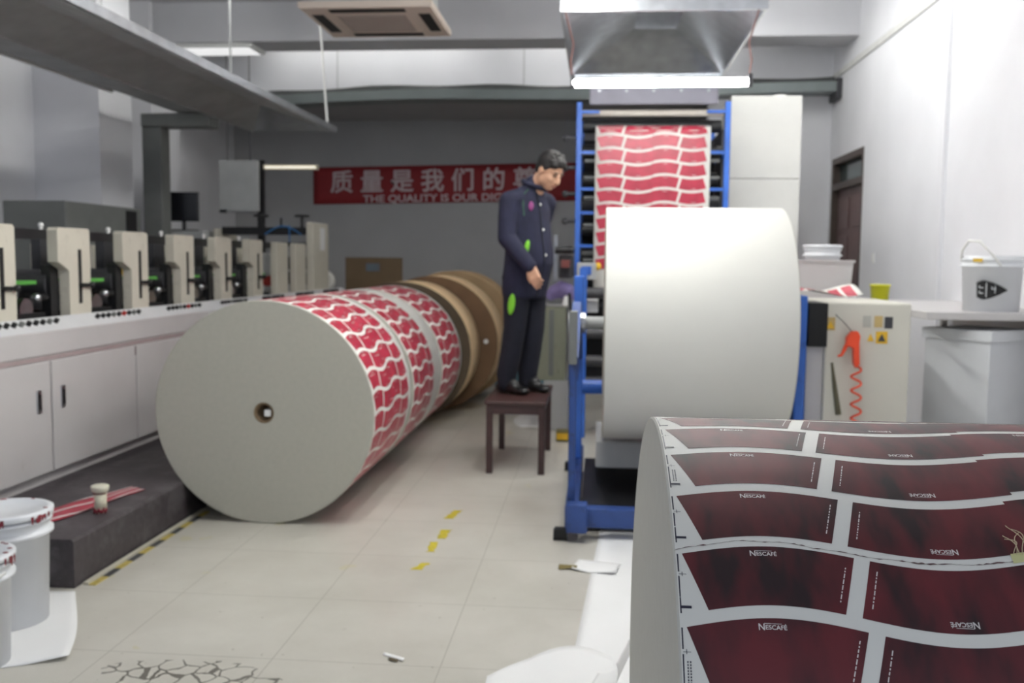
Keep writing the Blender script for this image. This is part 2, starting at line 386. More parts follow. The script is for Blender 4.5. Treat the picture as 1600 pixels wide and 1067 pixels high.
# ------------------------------------------------------------------ printed paper pattern
PITCH, WEB = .1060, .963
BND = [(.012, .043), (.262, .236), (.495, .512), (.748, .722), (.945, .972)]     # fan boundaries (at top, at bottom), as a fraction of the web
DIV = .0105
def wave(f): return .0150*cos(2*pi*(f-.135)/.474)
def add_print(mb, fn, v0, v1, W=WEB, pitch=PITCH, band=.0175, mi_red=1, mi_ink=2, mi_mark=None, detail=True, u0=0.0, step=.006, ns=14, nt=3, logo=True, clip=None, fmax=1.0):
    """printed cup blanks on an unrolled web; fn(u, v, lift) gives the point in space"""
    k = math.ceil((v0+.03)/pitch)
    logo_v, logo_f = LOGO
    while (k+1)*pitch < v1-.01:
        lo, hi = k*pitch, (k+1)*pitch
        for i in range(4):
            (aT, aB), (bT, bB) = BND[i], BND[i+1]
            if max(bT, bB) > fmax: continue
            if i == 2: aT, aB = aT-.003, aB-.003
            dl = DIV if i in (1, 3) else 0; dr = DIV if i in (0, 2) else 0
            st = step if i >= 2 else 0
            def vtx(s, t):
                f = (aB+(aT-aB)*t+dl)*(1-s)+(bB+(bT-bB)*t-dr)*s
                vb = lo+band/2+wave(f)+st; vt = hi-band/2+wave(f)+st
                return fn(u0+f*W, vb+(vt-vb)*t, .0004)
            mb.grid(vtx, ns, nt, mi_red)
            if not logo: continue
            up = i in (0, 2)
            f = {0: .127, 1: .378, 2: .617, 3: .86}[i]
            vc = (hi-band/2-.0115 if up else lo+band/2+.0115)+wave(f)+st
            sg = 1 if up else -1
            mb.add([fn(u0+f*W+sg*p.x, vc+sg*p.y, .0008) for p in logo_v], logo_f, mi_ink)
            if detail:
                rnd = random.Random(k*7+i)
                # tiny upright lines of small print beside the dividers (two columns of dashes)
                for side, (eT, eB, dd, sgn) in enumerate(((aT, aB, dl, 1), (bT, bB, dr, -1))):
                    if (i, side) not in ((0, 1), (1, 0), (2, 1), (3, 0)): continue
                    for col in range(1):
                        t = .18
                        while t < .80:
                            ln = rnd.choice((.03, .05, .08))
                            q = []
                            for tt, du in ((t, 0), (t, .0015), (t+ln, .0015), (t+ln, 0)):
                                f2 = eB+(eT-eB)*tt+sgn*(dd+.010)+du
                                vb = lo+band/2+wave(f2)+st
                                q.append(fn(u0+f2*W, vb+(pitch-band)*tt, .0008))
                            mb.add(q, [(0, 1, 2, 3)], mi_ink); t += ln+.024
        if mi_mark is not None:
            # register marks along the edge of the web
            for a, c_, w_ in ((.10, .36, .0018), (.42, .92, .0018)):
                q = [fn(u0+.0045+du, lo+(1-t)*pitch, .0006) for t, du in ((a, 0), (c_, 0), (c_, w_), (a, w_))]
                mb.add(q, [(0, 1, 2, 3)], mi_mark)
            q = [fn(u0+.0045+du, lo+(1-t)*pitch, .0006) for t, du in ((.82, 0), (.855, 0), (.855, .015), (.82, .015))]; mb.add(q, [(0, 1, 2, 3)], mi_mark)
            for t, du, w_, h_ in ((.39, .001, .010, .006), (.36, .005, .0008, .06)):
                q = [fn(u0+.0045+d, lo+(1-tt)*pitch, .0006) for tt, d in ((t, du), (t+h_, du), (t+h_, du+w_), (t, du+w_))]; mb.add(q, [(0, 1, 2, 3)], mi_mark)
            if k % 3 == 0:
                t = .50
                while t < .78:
                    for d in (.010, .0135):
                        q = [fn(u0+d+dd, lo+(1-tt)*pitch, .0006) for tt, dd in ((t, 0), (t+.022, 0), (t+.022, .0016), (t, .0016))]; mb.add(q, [(0, 1, 2, 3)], mi_mark)
                    t += .035
        k += 1
def make_logo():
    vs, fs = [], []
    def put(body, size, dx, dy, sx=1.0):
        v, f = text_mesh(body, size, bold=size*.018)
        o = len(vs); vs.extend([Vector((p.x*sx+dx, p.y+dy, 0)) for p in v]); fs.extend([[i+o for i in q] for q in f])
    put('N', .0122, -.0148, -.0010, .95)
    put('ESCAF\u00c9', .0084, .0036, -.0012, 1.0)
    o = len(vs)   # the bar running from the N over the word
    vs.extend([Vector(p) for p in ((-.0112, .0036, 0), (.0112, .0036, 0), (.0112, .0041, 0), (-.0112, .0045, 0))]); fs.append([o, o+1, o+2, o+3])
    return vs, fs
LOGO = make_logo()

def roll_body(b, c, axis, L, R, rc, n=128, mis=(0, 3, 3)):
    """closed paper roll with a core hole: outer surface, both end faces, bore"""
    e = .004
    prof = [(rc, 0), (R-e, 0), (R, e), (R, L-e), (R-e, L), (rc, L)]
    b.lathe(prof, c, axis, n, mis=[mis[1], mis[1], mis[0], mis[2], mis[2], mis[1]], closed=True, sms=[False, False, True, False, False, True])
def core_part(root, c, axis, L, rc, m=None):
    k = MB(); k.lathe([(rc-.012, .006), (rc-.0005, .006), (rc-.0005, L-.006), (rc-.012, L-.006)], c, axis, 40, closed=True)
    return k.build('core', m or M_core, root, fix=True)

# ---- foreground printed roll (axis along x)
RX, RY, RR, RYAW = .1013, 1.632, .5686, .0205
t = thing('printed_paper_roll', 'closest large roll at lower right, wrapped in dark red coffee cup print', 'paper roll', (RX, RY, 0))
AX = Vector((cos(RYAW), sin(RYAW), 0)); PR = Vector((-sin(RYAW), cos(RYAW), 0))
def fg(u, v, lift):
    th = v/RR; q = RR+lift
    return Vector((RX, RY, RR)) + AX*u + PR*(-q*cos(th)) + Vector((0, 0, q*sin(th)))
b = MB(); n = 160
e = .003
def ringpt(r, h, i): th = 2*pi*i/n; return Vector((RX, RY, RR))+AX*h+PR*(-r*cos(th))+Vector((0, 0, r*sin(th)))
prof = [(.05, 0), (RR-e, 0), (RR, e), (RR, WEB-e), (RR-e, WEB), (.05, WEB)]; mi = [3, 3, 0, 3, 3, 3]
o = len(b.v); b.v += [ringpt(r, h, i) for r, h in prof for i in range(n)]
for j in range(6):
    jn = (j+1) % 6
    for i in range(n): b.f.append([o+j*n+i, o+j*n+(i+1) % n, o+jn*n+(i+1) % n, o+jn*n+i]); b.m.append(mi[j]); b.sm.append(j in (2, 5))
VOFF = -.0083
def fgo(u, v, l): return fg(u, v+VOFF, l)
add_print(b, fgo, -.40, 1.85, mi_mark=4, ns=20, nt=5)
M_fgedge = mat('roll_end_grey', (196, 195, 188), .75, var=.02, scale=30)
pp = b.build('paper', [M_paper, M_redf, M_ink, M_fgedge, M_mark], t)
# torn splice edge along one white band, its tape and the loose paper threads
k_ = 5*PITCH
b = MB(); rnd = random.Random(3)
pts_ = []
for i in range(0, 121):
    f = .002+.62*i/120
    pts_.append((f*WEB, k_+wave(f)+(.006 if f > .5 else 0)-.002+.0009*sin(i*.45)+.0022*sin(i*.11)+rnd.uniform(-.0005, .0005)))
vs = []; fs = []
for i, (u, v) in enumerate(pts_):
    w = .0003+.0022*rnd.random()**4
    vs += [fgo(u, v-w*.3, .0011), fgo(u, v+w, .0011)]
    if i: q = len(vs); fs.append((q-4, q-2, q-1, q-3))
b.add(vs, fs, 0)
b.build('torn_splice_edge', mat('torn_edge_grey', (96, 74, 74), .8, var=.3, scale=60), t)
b = MB(); kk = 5*PITCH+wave(.483)+.004
b.grid(lambda s_, q_: fgo((.468+.10*s_)*WEB, 5*PITCH+wave(.468+.10*s_)+.003-.008+.015*q_, .0012), 10, 3)
b.build('splice_tape', mat('pale_yellow_tape', (206, 204, 150), .5), t)
b = MB()
for j in range(5):
    pts = []
    for i in range(14):
        s_ = i/13; pts.append(fgo((.472+.004*j+.012*sin(j*2+s_*3.5)*s_)*WEB, kk+.002+s_*(.025+.006*j), .0022+.008*sin(s_*pi)))
    b.tube(pts, .0006, 5)
b.build('loose_threads', mat('pale_thread', (196, 180, 150), .8), t)
core_part(t, (RX, RY, RR), 'x', WEB, .05).rotation_euler = (0, 0, 0)

# ---- row of rolls standing on the left
def printed_roll(name, label, X, Y, R, L, umax, group, u0=.0, edge=M_edge, rot=0, wide=0):
    t = thing(name, label, 'paper roll', (X, Y, 0), group)
    b = MB(); rc = .056
    roll_body(b, (X, Y, R), 'y', L, R, rc)
    def fn(u, v, lift):
        th = v/R+rot; q = R+lift
        return Vector((X+q*cos(th), Y+.004+u, R+q*sin(th)))
    add_print(b, fn, -R*1.2, R*3.3, W=umax, pitch=.1135, band=.022, mi_red=1, mi_ink=2, detail=False, u0=u0, ns=16, nt=2, logo=True)
    b.build('paper', [M_paper, M_redl, M_ink, edge], t)
    core_part(t, (X, Y, R), 'y', L, rc)
    return t
G = 'large paper rolls in a row on the left'
RA = printed_roll('printed_paper_roll', 'printed red and white roll whose plain grey end faces the camera', -1.75, 4.80, .595, .99, .92, G)
RB = printed_roll('printed_paper_roll', 'red and white roll with a broad cream stripe, directly behind the grey end roll', -1.745, 5.83, .595, 1.05, .76, G)
RC_ = printed_roll('printed_paper_roll', 'third red and white roll back, touching the brown kraft rolls', -1.745, 6.92, .595, 1.0, .94, G)
b = MB(); b.box(-1.748, -1.714, 4.803, 4.92, .577, .611, bev=.003); o = b.build('core_plug', M_white, RA); o['label'] = 'white paper plug in the core'
def kraft(label, X, Y, R, L, fm, sm):
    t = thing('kraft_paper_roll', label, 'paper roll', (X, Y, 0), 'brown kraft rolls at the far end of the row')
    b = MB(); roll_body(b, (X, Y, R), 'y', L, R, .056); b.build('paper', [sm, M_redl, M_ink, fm], t)
    core_part(t, (X, Y, R), 'y', L, .056); return t
kraft('kraft roll with dark end and pale tan rim, next behind the red printed rolls', -1.69, 8.0, .61, .60, M_kraftd, M_tan)
kE = kraft('taller kraft roll with warm brown end bearing a white dot, beside the man', -1.55, 8.68, .63, .62, M_kraft, M_tan)
b = MB(); b.cyl((-1.03, 8.672, .66), (-1.03, 8.682, .66), .022, n=16); b.build('white_dot', M_white, kE)
kraft('farthest kraft roll of the row, mostly hidden behind the man', -1.47, 9.42, .65, .62, M_tand, M_tand)

# ------------------------------------------------------------------ plinth, press, things on them
PX = -2.2
b = MB(); b.prism([(-3.6, 0), (PX, 0), (PX, .20), (PX-.012, .212), (-3.6, .212)], 'y', 3.735, 10.9)
tag(b.build('stone_plinth', M_plinth), 'low dark stone plinth under the long cream press', 'plinth')
# yellow/black kerb tape at the foot of the plinth
t = thing('hazard_strip', 'yellow and black hazard strip along the foot of the dark plinth', 'strip', (PX+.06, 4.6, 0))
b = MB(); b.box(PX+.012, PX+.035, 3.78, 5.0, 0, .012); b.build('metal_edging', mat('edging', (190, 186, 172), .5), t)
for i in range(11):
    b = MB(); b.box(PX+.037, PX+.068, 3.78+.11*i, 3.89+.11*i, 0, .003); b.build('tape_block', mat('worn_hazard_yellow', (176, 158, 84), .6, var=.25, scale=30) if i % 2 == 0 else M_dark, t)

BX = -2.87
t = thing('press_cabinet', 'long low cream cabinet base of the printing press on the dark plinth', 'machine', (BX-.8, 6.2, .212))
Y0, Y1 = 2.2, 10.75
b = MB(); b.prism([(-4.1, .212), (BX-.03, .212), (BX-.03, .272), (BX, .274), (BX, .88), (BX+.012, .9), (BX+.012, 1.015), (BX-.01, 1.03), (-4.1, 1.03)], 'y', 3.735, Y1)
b.build('body', M_creamd, t)
b = MB(); b.prism([(BX+.006, 1.02), (BX-.09, 1.08), (BX-.11, 1.08), (BX-.11, 1.03), (BX-.02, 1.03)], 'y', 3.74, Y1-.02); b.build('control_ledge', mat('pale_panel', (214, 214, 216), .45, var=.03), t)
b = MB(); b.box(BX-.005, BX+.006, 3.74, Y1-.03, .868, .898); b.build('mauve_band', M_pinkgrey, t)
ys = [3.78, 4.70, 5.62, 6.54, 7.46, 8.38, 9.30]
for i, y in enumerate(ys):
    b = MB(); b.box(BX+.0005, BX+.010, y+.004, y+.90, .276, .86, bev=.004); d = b.build('door', M_creamd, t)
    hy = y+.80 if i % 2 == 0 else y+.10
    h = MB(); h.box(BX+.008, BX+.016, hy-.022, hy+.022, .60, .72, bev=.004); h.box(BX+.012, BX+.02, hy-.008, hy+.008, .62, .70, bev=.002, mi=1); h.build('latch', [M_steel, M_black], d)
for i in range(7):
    y = 4.35+.92*i
    for j in range(9):
        b = MB(); yy = y+j*.062
        c0 = Vector((BX-.045, yy, 1.058)); nrm = Vector((.52, 0, .85))
        b.cyl(c0-nrm*.006, c0+nrm*.018, .013, n=10); o = b.build('button', mat('red_knob', (170, 40, 36), .4) if (j == 5 and i in (1, 2)) else (M_grey if j % 4 == 3 else M_black), t)
b = MB(); b.box(BX-.002, BX+.008, 5.62, 6.22, .80, .855); b.build('label_recess', mat('recess_mauve', (142, 130, 130), .5), t)

PY = [4.28, 5.0, 5.72, 6.44, 7.16, 7.88]
def print_unit(y, label):
    t = thing('printing_unit', label, 'machine', (BX-.65, y, 1.03), 'printing units on the press')
    xo, xi = BX-.115, BX-.175
    b = MB(); b.prism([(y, 1.38), (y, 1.555), (y+.015, 1.57), (y+.32, 1.57), (y+.335, 1.555), (y+.335, 1.03), (y+.11, 1.03), (y+.11, 1.33)], 'x', xi, xo)
    f = b.build('front_plate', M_cream, t)
    b = MB(); b.box(xo-.002, xo+.004, y+.205, y+.235, 1.14, 1.45); sl = b.build('slot', M_black2, f)
    b = MB(); b.cyl((xo, y+.22, 1.245), (xo+.05, y+.22, 1.245), .012, n=10); b.cyl((xo+.02, y+.22, 1.245), (xo+.02, y+.31, 1.245), .009, n=8); b.ball((xo+.02, y+.315, 1.245), .02, seg=10); b.build('lever', M_black, t)
    b = MB(); b.prism([(y+.02, 1.03), (y+.02, 1.50), (y+.32, 1.50), (y+.32, 1.03)], 'x', -4.06, -4.0); b.build('back_plate', M_cream, t)
    b = MB(); b.box(-3.35, -3.29, y+.335, y+.72, 1.33, 1.52); b.build('inner_panel', M_dark, t)
    b = MB(); b.box(-3.29, -3.275, y+.50, y+.70, 1.27, 1.50); pn = b.build('side_cover', M_cream, t)
    b = MB(); b.box(-3.276, -3.27, y+.51, y+.55, 1.285, 1.325); b.build('warning_label', M_warn, pn)
    for (dy, z, r, m_) in ((.08, 1.25, .075, M_dark), (.24, 1.18, .085, M_steel), (.44, 1.22, .055, M_dark), (.56, 1.12, .06, M_steel)):
        b = MB(); b.cyl((-3.98, y+dy, z), (xi-.03, y+dy, z), r, n=24); b.build('roller', m_, t)
    b = MB(); b.box(-3.9, xi-.01, y+.345, y+.70, 1.035, 1.10); b.build('ink_tray', M_black, t)
    b = MB(); b.box(xi-.03, xi, y+.335, y+.72, 1.5, 1.555); b.build('top_rail', M_black, t)
    b = MB(); b.box(xi-.17, xi-.05, y+.34, y+.69, 1.255, 1.275); b.build('green_belt', M_green, t)
    b = MB(); b.box(xi-.06, xi-.005, y+.03, y+.108, 1.05, 1.36); b.cyl((xi-.03, y+.02, 1.18), (xi-.03, y-.06, 1.18), .02, n=10); b.ball((xi-.03, y-.07, 1.18), .028, seg=10, mi=1); b.build('gearbox', [M_black, M_steel], t)
    b = MB(); b.cyl((xi-.015, y-.03, 1.556), (xi-.015, y-.03, 1.575), .010, n=10); b.ball((xi-.015, y-.03, 1.58), .015, seg=10); b.build('cap_knob', M_white, t)
    return t
pu = print_unit(PY[0], 'nearest cream printing unit, cut by the left edge of the photo')
lab = ['second cream printing unit from the near end, tall slotted plate below the grey cabinet', 'third cream printing unit from the near end of the press', 'fourth cream printing unit, its plate below the monitor', 'fifth cream printing unit from the near end, before the last slotted plate', 'farthest slotted cream printing unit, before the two plain posts']
for y, l in zip(PY[1:], lab): dup(pu, (BX-.65, y, 1.03), l)
# plain posts and the end frame
for y, l in ((8.62, 'nearer of two plain cream posts beyond the slotted printing units'), (9.18, 'farther of two plain cream posts, before the tall end frame')):
    b = MB(); b.box(BX-.19, BX-.125, y, y+.32, 1.03, 1.56, bev=.008); tag(b.build('press_post', M_cream), l, 'post', 'plain cream posts of the press')
t = thing('press_end_frame', 'tall cream end frame of the press with two black handwheels', 'machine', (-3.5, 10.1, 1.03))
b = MB(); b.box(BX-.20, BX-.12, 9.75, 10.3, 1.03, 1.79, bev=.01); f = b.build('front_plate', M_cream, t)
b = MB(); b.box(BX-.119, BX-.112, 9.98, 10.14, 1.50, 1.74); b.build('paper_note', M_paperw, f)
b = MB(); b.box(-4.08, -4.03, 9.75, 10.3, 1.03, 1.72, bev=.01); b.build('back_plate', M_cream, t)
b = MB(); b.box(-4.03, BX-.2, 9.86, 10.0, 1.66, 1.74); b.box(-4.03, BX-.2, 9.9, 9.96, 1.54, 1.58); b.build('cross_beam', M_black, t)
for x in (-3.62, -3.17):
    b = MB(); b.cyl((x, 9.93, 1.74), (x, 9.93, 1.86), .016, n=10); b.lathe([(.07, 1.85), (.085, 1.86), (.07, 1.875), (.0, 1.875)], (x, 9.93, 0), 'z', 20); b.lathe([(0, 1.85), (.07, 1.85)], (x, 9.93, 0), 'z', 20); b.build('handwheel', M_black, t)
b = MB(); b.cyl((-3.40, 9.93, 1.74), (-3.40, 9.93, 1.84), .012, n=8); b.build('spindle', M_black, t)
b = MB(); b.tube([(-3.55+.4*i/12, 9.84, 1.66+.09*sin(pi*i/12)) for i in range(13)], .008, 6); b.tube([(-3.28, 9.84, 1.76-.02*i) for i in range(10)], .007, 6); b.build('blue_hose', mat('blue_hose', (60, 120, 180), .5), t)
for z in (1.2, 1.36):
    b = MB(); b.cyl((-4.03, 9.9, z), (BX-.2, 9.9, z), .07, n=20); b.build('roller', M_dark, t)
# bits on the far end of the ledge
b = MB(); b.box(-3.27, -3.13, 8.95, 9.06, 1.03, 1.46); b.box(-3.272, -3.128, 8.948, 9.062, 1.14, 1.24, mi=1); tag(b.build('ink_can', [M_white, mat('red_label', (200, 60, 50), .5)]), 'white and red can between the last slotted unit and the posts', 'can')
b = MB(); roll_body(b, (-3.10, 10.36, 1.157), 'y', .16, .125, .03, n=40, mis=(0, 0, 0)); tag(b.build('small_paper_roll', M_paper, fix=True), 'small white roll at the far end of the press ledge', 'paper roll')
b = MB(); b.box(-2.99, -2.31, 11.0, 11.05, 0, 1.43); b.box(-2.74, -2.58, 10.995, 11.0, 1.27, 1.36, mi=1)
tag(b.build('cardboard_sheet', [M_cardb, mat('blue_grey_sticker', (88, 100, 112), .5)]), 'brown cardboard panel standing beyond the far end of the press', 'cardboard')

# grey cabinet, duct, monitor, desk behind the press
t = thing('grey_cabinet', 'dark grey cabinet standing behind the press below the duct', 'cabinet', (-4.56, 8.0, 0))
b = MB(); b.box(-4.75, -4.22, 7.2, 8.45, 0, 1.85, bev=.01); bd = b.build('body', M_grey, t)
b = MB(); b.box(-4.219, -4.208, 8.16, 8.34, 1.55, 1.82); b.build('dark_opening', M_black2, t)
b = MB(); b.box(-4.62, -4.42, 8.55, 8.75, 1.7, 3.05, bev=.01)
t = thing('vertical_duct', 'grey square duct rising from behind the cabinet to the left hood', 'duct', (-4.4, 9.4, 0))
b = MB(); b.box(-4.62, -4.42, 9.3, 9.5, 0, 2.72, bev=.008); b.build('pipe', M_grey, t)
b = MB(); b.box(-4.62, -3.9, 9.28, 9.52, 2.72, 2.85, bev=.008); b.build('elbow', M_grey, t)
b = MB(); b.box(-4.72, -4.13, 9.62, 10.25, 0, 1.69, bev=.01); tag(b.build('white_side_cabinet', mat('pale_grey_enamel', (170, 172, 172), .5)), 'pale grey cabinet under the monitor behind the press', 'cabinet')
t = thing('monitor', 'black monitor standing on the pale cabinet behind the press', 'monitor', (-4.5, 9.8, 1.69))
b = MB(); b.box(-4.58, -4.27, 9.72, 9.84, 1.69, 1.705, bev=.004); b.cyl((-4.42, 9.8, 1.7), (-4.42, 9.8, 1.84), .02, n=12); b.build('stand', M_black, t)
b = MB(); b.box(-4.60, -4.25, 9.75, 9.79, 1.79, 2.10, bev=.008, rz=.15); b.build('screen', M_screen, t)
# hanging grey panel, post and lamp at the far end
b = MB(); b.box(-4.42, -3.95, 10.95, 11.0, 1.95, 2.53, bev=.006); b.box(-4.40, -4.33, 10.93, 10.95, 1.92, 1.96, mi=1)
b.cyl((-4.3, 10.975, 2.5), (-4.3, 10.975, 3.775), .006, n=6, mi=1); b.cyl((-4.05, 10.975, 2.5), (-4.05, 10.975, 3.3), .006, n=6, mi=1)
t = thing('notice_board', 'grey hanging board left of the black post', 'board', (-4.2, 11.0, 1.95))
b2 = MB(); b2.box(-4.40, -3.93, 10.70, 10.75, 1.95, 2.53, bev=.006); b2.build('panel', M_lgrey, t)
b2 = MB(); b2.cyl((-4.3, 10.725, 2.53), (-4.3, 10.725, 3.775), .006, n=6); b2.build('hanger', M_dark, t); b2 = MB(); b2.cyl((-4.03, 10.725, 2.53), (-4.03, 10.725, 3.775), .006, n=6); b2.build('hanger', M_dark, t)
b2 = MB(); b2.box(-4.39, -4.31, 10.68, 10.70, 1.93, 1.965); b2.build('clip', M_black, t)
t = thing('post_lamp', 'tall black post with a short tube lamp near its top, left of the banner', 'lamp', (-3.9, 10.9, 0))
b = MB(); b.box(-4.0, -3.93, 10.85, 10.92, 0, 2.55); b.build('post', M_black, t)
b = MB(); b.box(-3.93, -3.28, 10.86, 10.93, 2.44, 2.50, bev=.006); b.build('housing', mat('lamp_housing', (190, 184, 166), .5), t)
b = MB(); b.cyl((-3.90, 10.845, 2.465), (-3.30, 10.845, 2.465), .016, n=12); b.build('tube', M_tube3, t)

# banner
t = thing('banner', 'red banner with white lettering on the far wall behind the man', 'banner', (-2.3, 13.38, 2.2))
b = MB()
def bw(a, c_): return (-4.1+3.95*a, 13.385-.004*sin(a*20), 2.185+.075*a+.525*c_)
b.shell(bw, 40, 4, .006); b.build('cloth', M_banner, t)
def ban_text(body, size, x, z, name, bold=0, sx=1.0, th=.008):
    v, f = text_mesh(body, size, bold=bold)
    m_ = MB(); m_.add([(p.x*sx+x, 13.365, p.y+z+.019*(p.x*sx+x+4.1)) for p in v], f); return m_.build(name, M_bantext, t)
for i, ch in enumerate('质量是我们的尊严'):
    ban_text(ch, .34, -3.68+.437*i, 2.475, 'character', bold=.006)
ban_text('THE QUALITY IS OUR DIGNITY', .145, -2.18, 2.245, 'line_of_lettering', bold=.003, sx=1.18)

# cable tray
t = thing('cable_tray', 'long grey cable tray crossing the hall below the white bulkhead', 'cable tray', (-1, 11.1, 3.2))
def tz(x): return 3.30+.012*(x-XR)+.0*x
b = MB(); N_ = 30
def sag(x): return .02*sin((x+3.6)*1.3)-.03*max(0, (-x-2)/3)
for i in range(N_):
    x0 = XL+.02+(XR-.04-XL)*i/N_; x1 = XL+.02+(XR-.04-XL)*(i+1)/N_
    for (ya, yb, za, zb) in ((10.95, 10.965, 0, .11), (11.25, 11.265, 0, .11), (10.965, 11.25, 0, .012)):
        q = []
        for x in (x0, x1):
            z = tz(x)+sag(x); q += [(x, ya, z+za), (x, yb, z+za), (x, yb, z+zb), (x, ya, z+zb)]
        b.add(q, [(0, 1, 5, 4), (1, 2, 6, 5), (2, 3, 7, 6), (3, 0, 4, 7)]+([(0, 3, 2, 1)] if i == 0 else [])+([(4, 5, 6, 7)] if i == N_-1 else []))
b.build('channel', M_tray, t)
b = MB()
for k in range(5):
    b.tube([(XL+.05+(XR-XL-.1)*i/40, 10.99+.055*k, tz(XL+.05+(XR-XL-.1)*i/40)+sag(XL+.05+(XR-XL-.1)*i/40)+.10+.03*((k*7) % 3)+.012*sin(i*.9+k)) for i in range(41)], .022, 8)
b.build('cables', M_trayd, t)
b = MB(); b.box(XR-.06, XR-.002, 10.93, 11.28, 3.24, 3.46); b.build('wall_bracket', M_dark, t)
for i, x in enumerate((-3.1, -.9, 1.2)):
    h = MB(); h.cyl((x, 11.1, tz(x)+sag(x)+.01), (x, 11.1, ZC), .007, n=8); h.build('hanger_rod', M_lgrey, t)

# ------------------------------------------------------------------ cassette air conditioner
t = thing('cassette_air_conditioner', 'ceiling cassette air conditioner with a square beige grille panel', 'air conditioner', (-1.8, 7.6, 3.3))
x0, x1, y0, y1, z = -2.31, -1.28, 7.17, 8.12, 3.3
b = MB()
b.prism([(x0, z+.012), (x0+.012, z), (x1-.012, z), (x1, z+.012), (x1, z+.05), (x0, z+.05)], 'y', y0, y1); b.build('panel', M_ac, t)
b = MB(); b.box(x0+.25, x1-.25, y0+.22, y1-.22, z-.008, z+.002)
for i in range(14): b.box(x0+.27, x1-.27, y0+.24+.035*i, y0+.252+.035*i, z-.012, z-.008)
b.build('intake_grille', M_acg, t)
for a in ((x0+.22, x1-.22, y0+.05, y0+.14), (x0+.22, x1-.22, y1-.14, y1-.05), (x0+.05, x0+.14, y0+.2, y1-.2), (x1-.14, x1-.05, y0+.2, y1-.2)):
    b = MB(); b.box(a[0], a[1], a[2], a[3], z-.003, z+.002); lo = b.build('outlet', M_black2, t)
b = MB(); b.box(x0+.1, x1-.1, y0+.08, y1-.08, z+.05, z+.34, bev=.01); b.build('casing', M_galvd, t)
for xx in (x0+.2, x1-.2):
    for yy in (y0+.18, y1-.18):
        b = MB(); b.cyl((xx, yy, z+.34), (xx, yy, ZC), .006, n=6); b.build('hanger_rod', M_steel, t)
# ceiling fittings
t = thing('ceiling_light', 'white square light under the beam at upper left', 'ceiling light', (-4.25, 10.55, 3.72))
b = MB(); b.box(-4.75, -3.85, 10.34, 10.78, 3.73, 3.775, bev=.006); b.build('frame', M_white, t)
b = MB(); b.box(-4.70, -3.90, 10.38, 10.74, 3.722, 3.731); b.build('diffuser', mat('lit_diffuser', (240, 240, 240), .5, emit=(250, 250, 250), estr=.6), t)

# ------------------------------------------------------------------ hood over the press
t = thing('extraction_hood', 'long galvanised extraction hood hanging over the left press', 'hood', (-3.0, 6.5, 2.65))
ya, yb = 1.5, 9.22
b = MB()
def quad2(b, pts, th=.006):
    p = [Vector(q) for q in pts]; n_ = (p[1]-p[0]).cross(p[2]-p[0]).normalized()*th
    b.add(p+[q+n_ for q in p], [(0, 1, 2, 3), (7, 6, 5, 4)]+[(i, i+4, (i+1) % 4+4, (i+1) % 4) for i in range(4)])
xr, xm, xl = -2.615, -3.08, -3.43; zr_, zm, zl = 2.655, 2.79, 2.665
quad2(b, [(xm, ya, zm), (xm, yb-.75, zm), (xl, yb, zl), (xl, ya, zl)]); b.build('inner_slope', M_galvd, t)
b = MB(); quad2(b, [(xr, ya, zr_), (xr, yb, zr_), (xm, yb-.75, zm), (xm, ya, zm)]); b.build('front_slope', M_galvd, t)
b = MB(); quad2(b, [(xr, yb, zr_), (xl, yb, zl), (xm, yb-.75, zm)][:3]+[(xm+.001, yb-.75, zm)]); b.build('end_flap', M_galv, t)
b = MB(); b.prism([(xr, zr_-.012), (xr+.022, zr_-.006), (xr+.022, zr_+.05), (xr, zr_+.05)], 'y', ya, yb+.03); b.build('rim', M_galv, t)
b = MB(); b.prism([(xl, zl-.01), (xl-.02, zl-.01), (xl-.02, zl+.04), (xl, zl+.04)], 'y', ya, yb); b.build('back_rim', M_galvd, t)
b = MB()
for y in (2.2, 4.2, 6.2, 8.2): b.box(xm-.002, xm+.30, y, y+.02, zm-.085, zm-.075)
b = MB(); b.prism([(xr, zr_+.05), (xr-.25, zr_+.6), (xl+.1, zr_+.6), (xl, zl+.04)], 'y', ya, yb); 
for y in (2.0, 4.6, 8.96):
    h = MB(); h.cyl((xr+.01, y, zr_+.05), (xr-.16, y+.25, ZC), .011, n=8); h.build('hanger_rod', M_white, t)
    h = MB(); h.cyl((xl, y-.3, zl+.03), (xl, y-.3, ZC), .010, n=8); h.build('hanger_rod', M_galvd, t)
# duct run and tube lamp behind the hood
t = thing('wall_tube_lamp', 'tube lamp between the left hood and the pillar', 'lamp', (-4.4, 7.6, 2.9))
b = MB(); b.box(-4.46, -4.38, 6.3, 8.45, 2.92, 2.98, bev=.006); b.build('housing', M_white, t)
b = MB(); b.cyl((-4.42, 6.4, 2.90), (-4.42, 8.35, 2.90), .015, n=12); b.build('tube', M_white, t)
b = MB(); b.cyl((-4.42, 6.6, 2.98), (-4.42, 6.6, ZC), .006, n=6); b.cyl((-4.42, 8.2, 2.98), (-4.42, 8.2, ZC), .006, n=6); b.build('hanger_rod', M_galvd, t)
b = MB(); b.box(-4.25, -3.6, 3.0, 9.6, 2.855, 3.15, bev=.01)
tag(b.build('exhaust_duct', M_galvd), 'grey horizontal duct behind the left hood', 'duct')

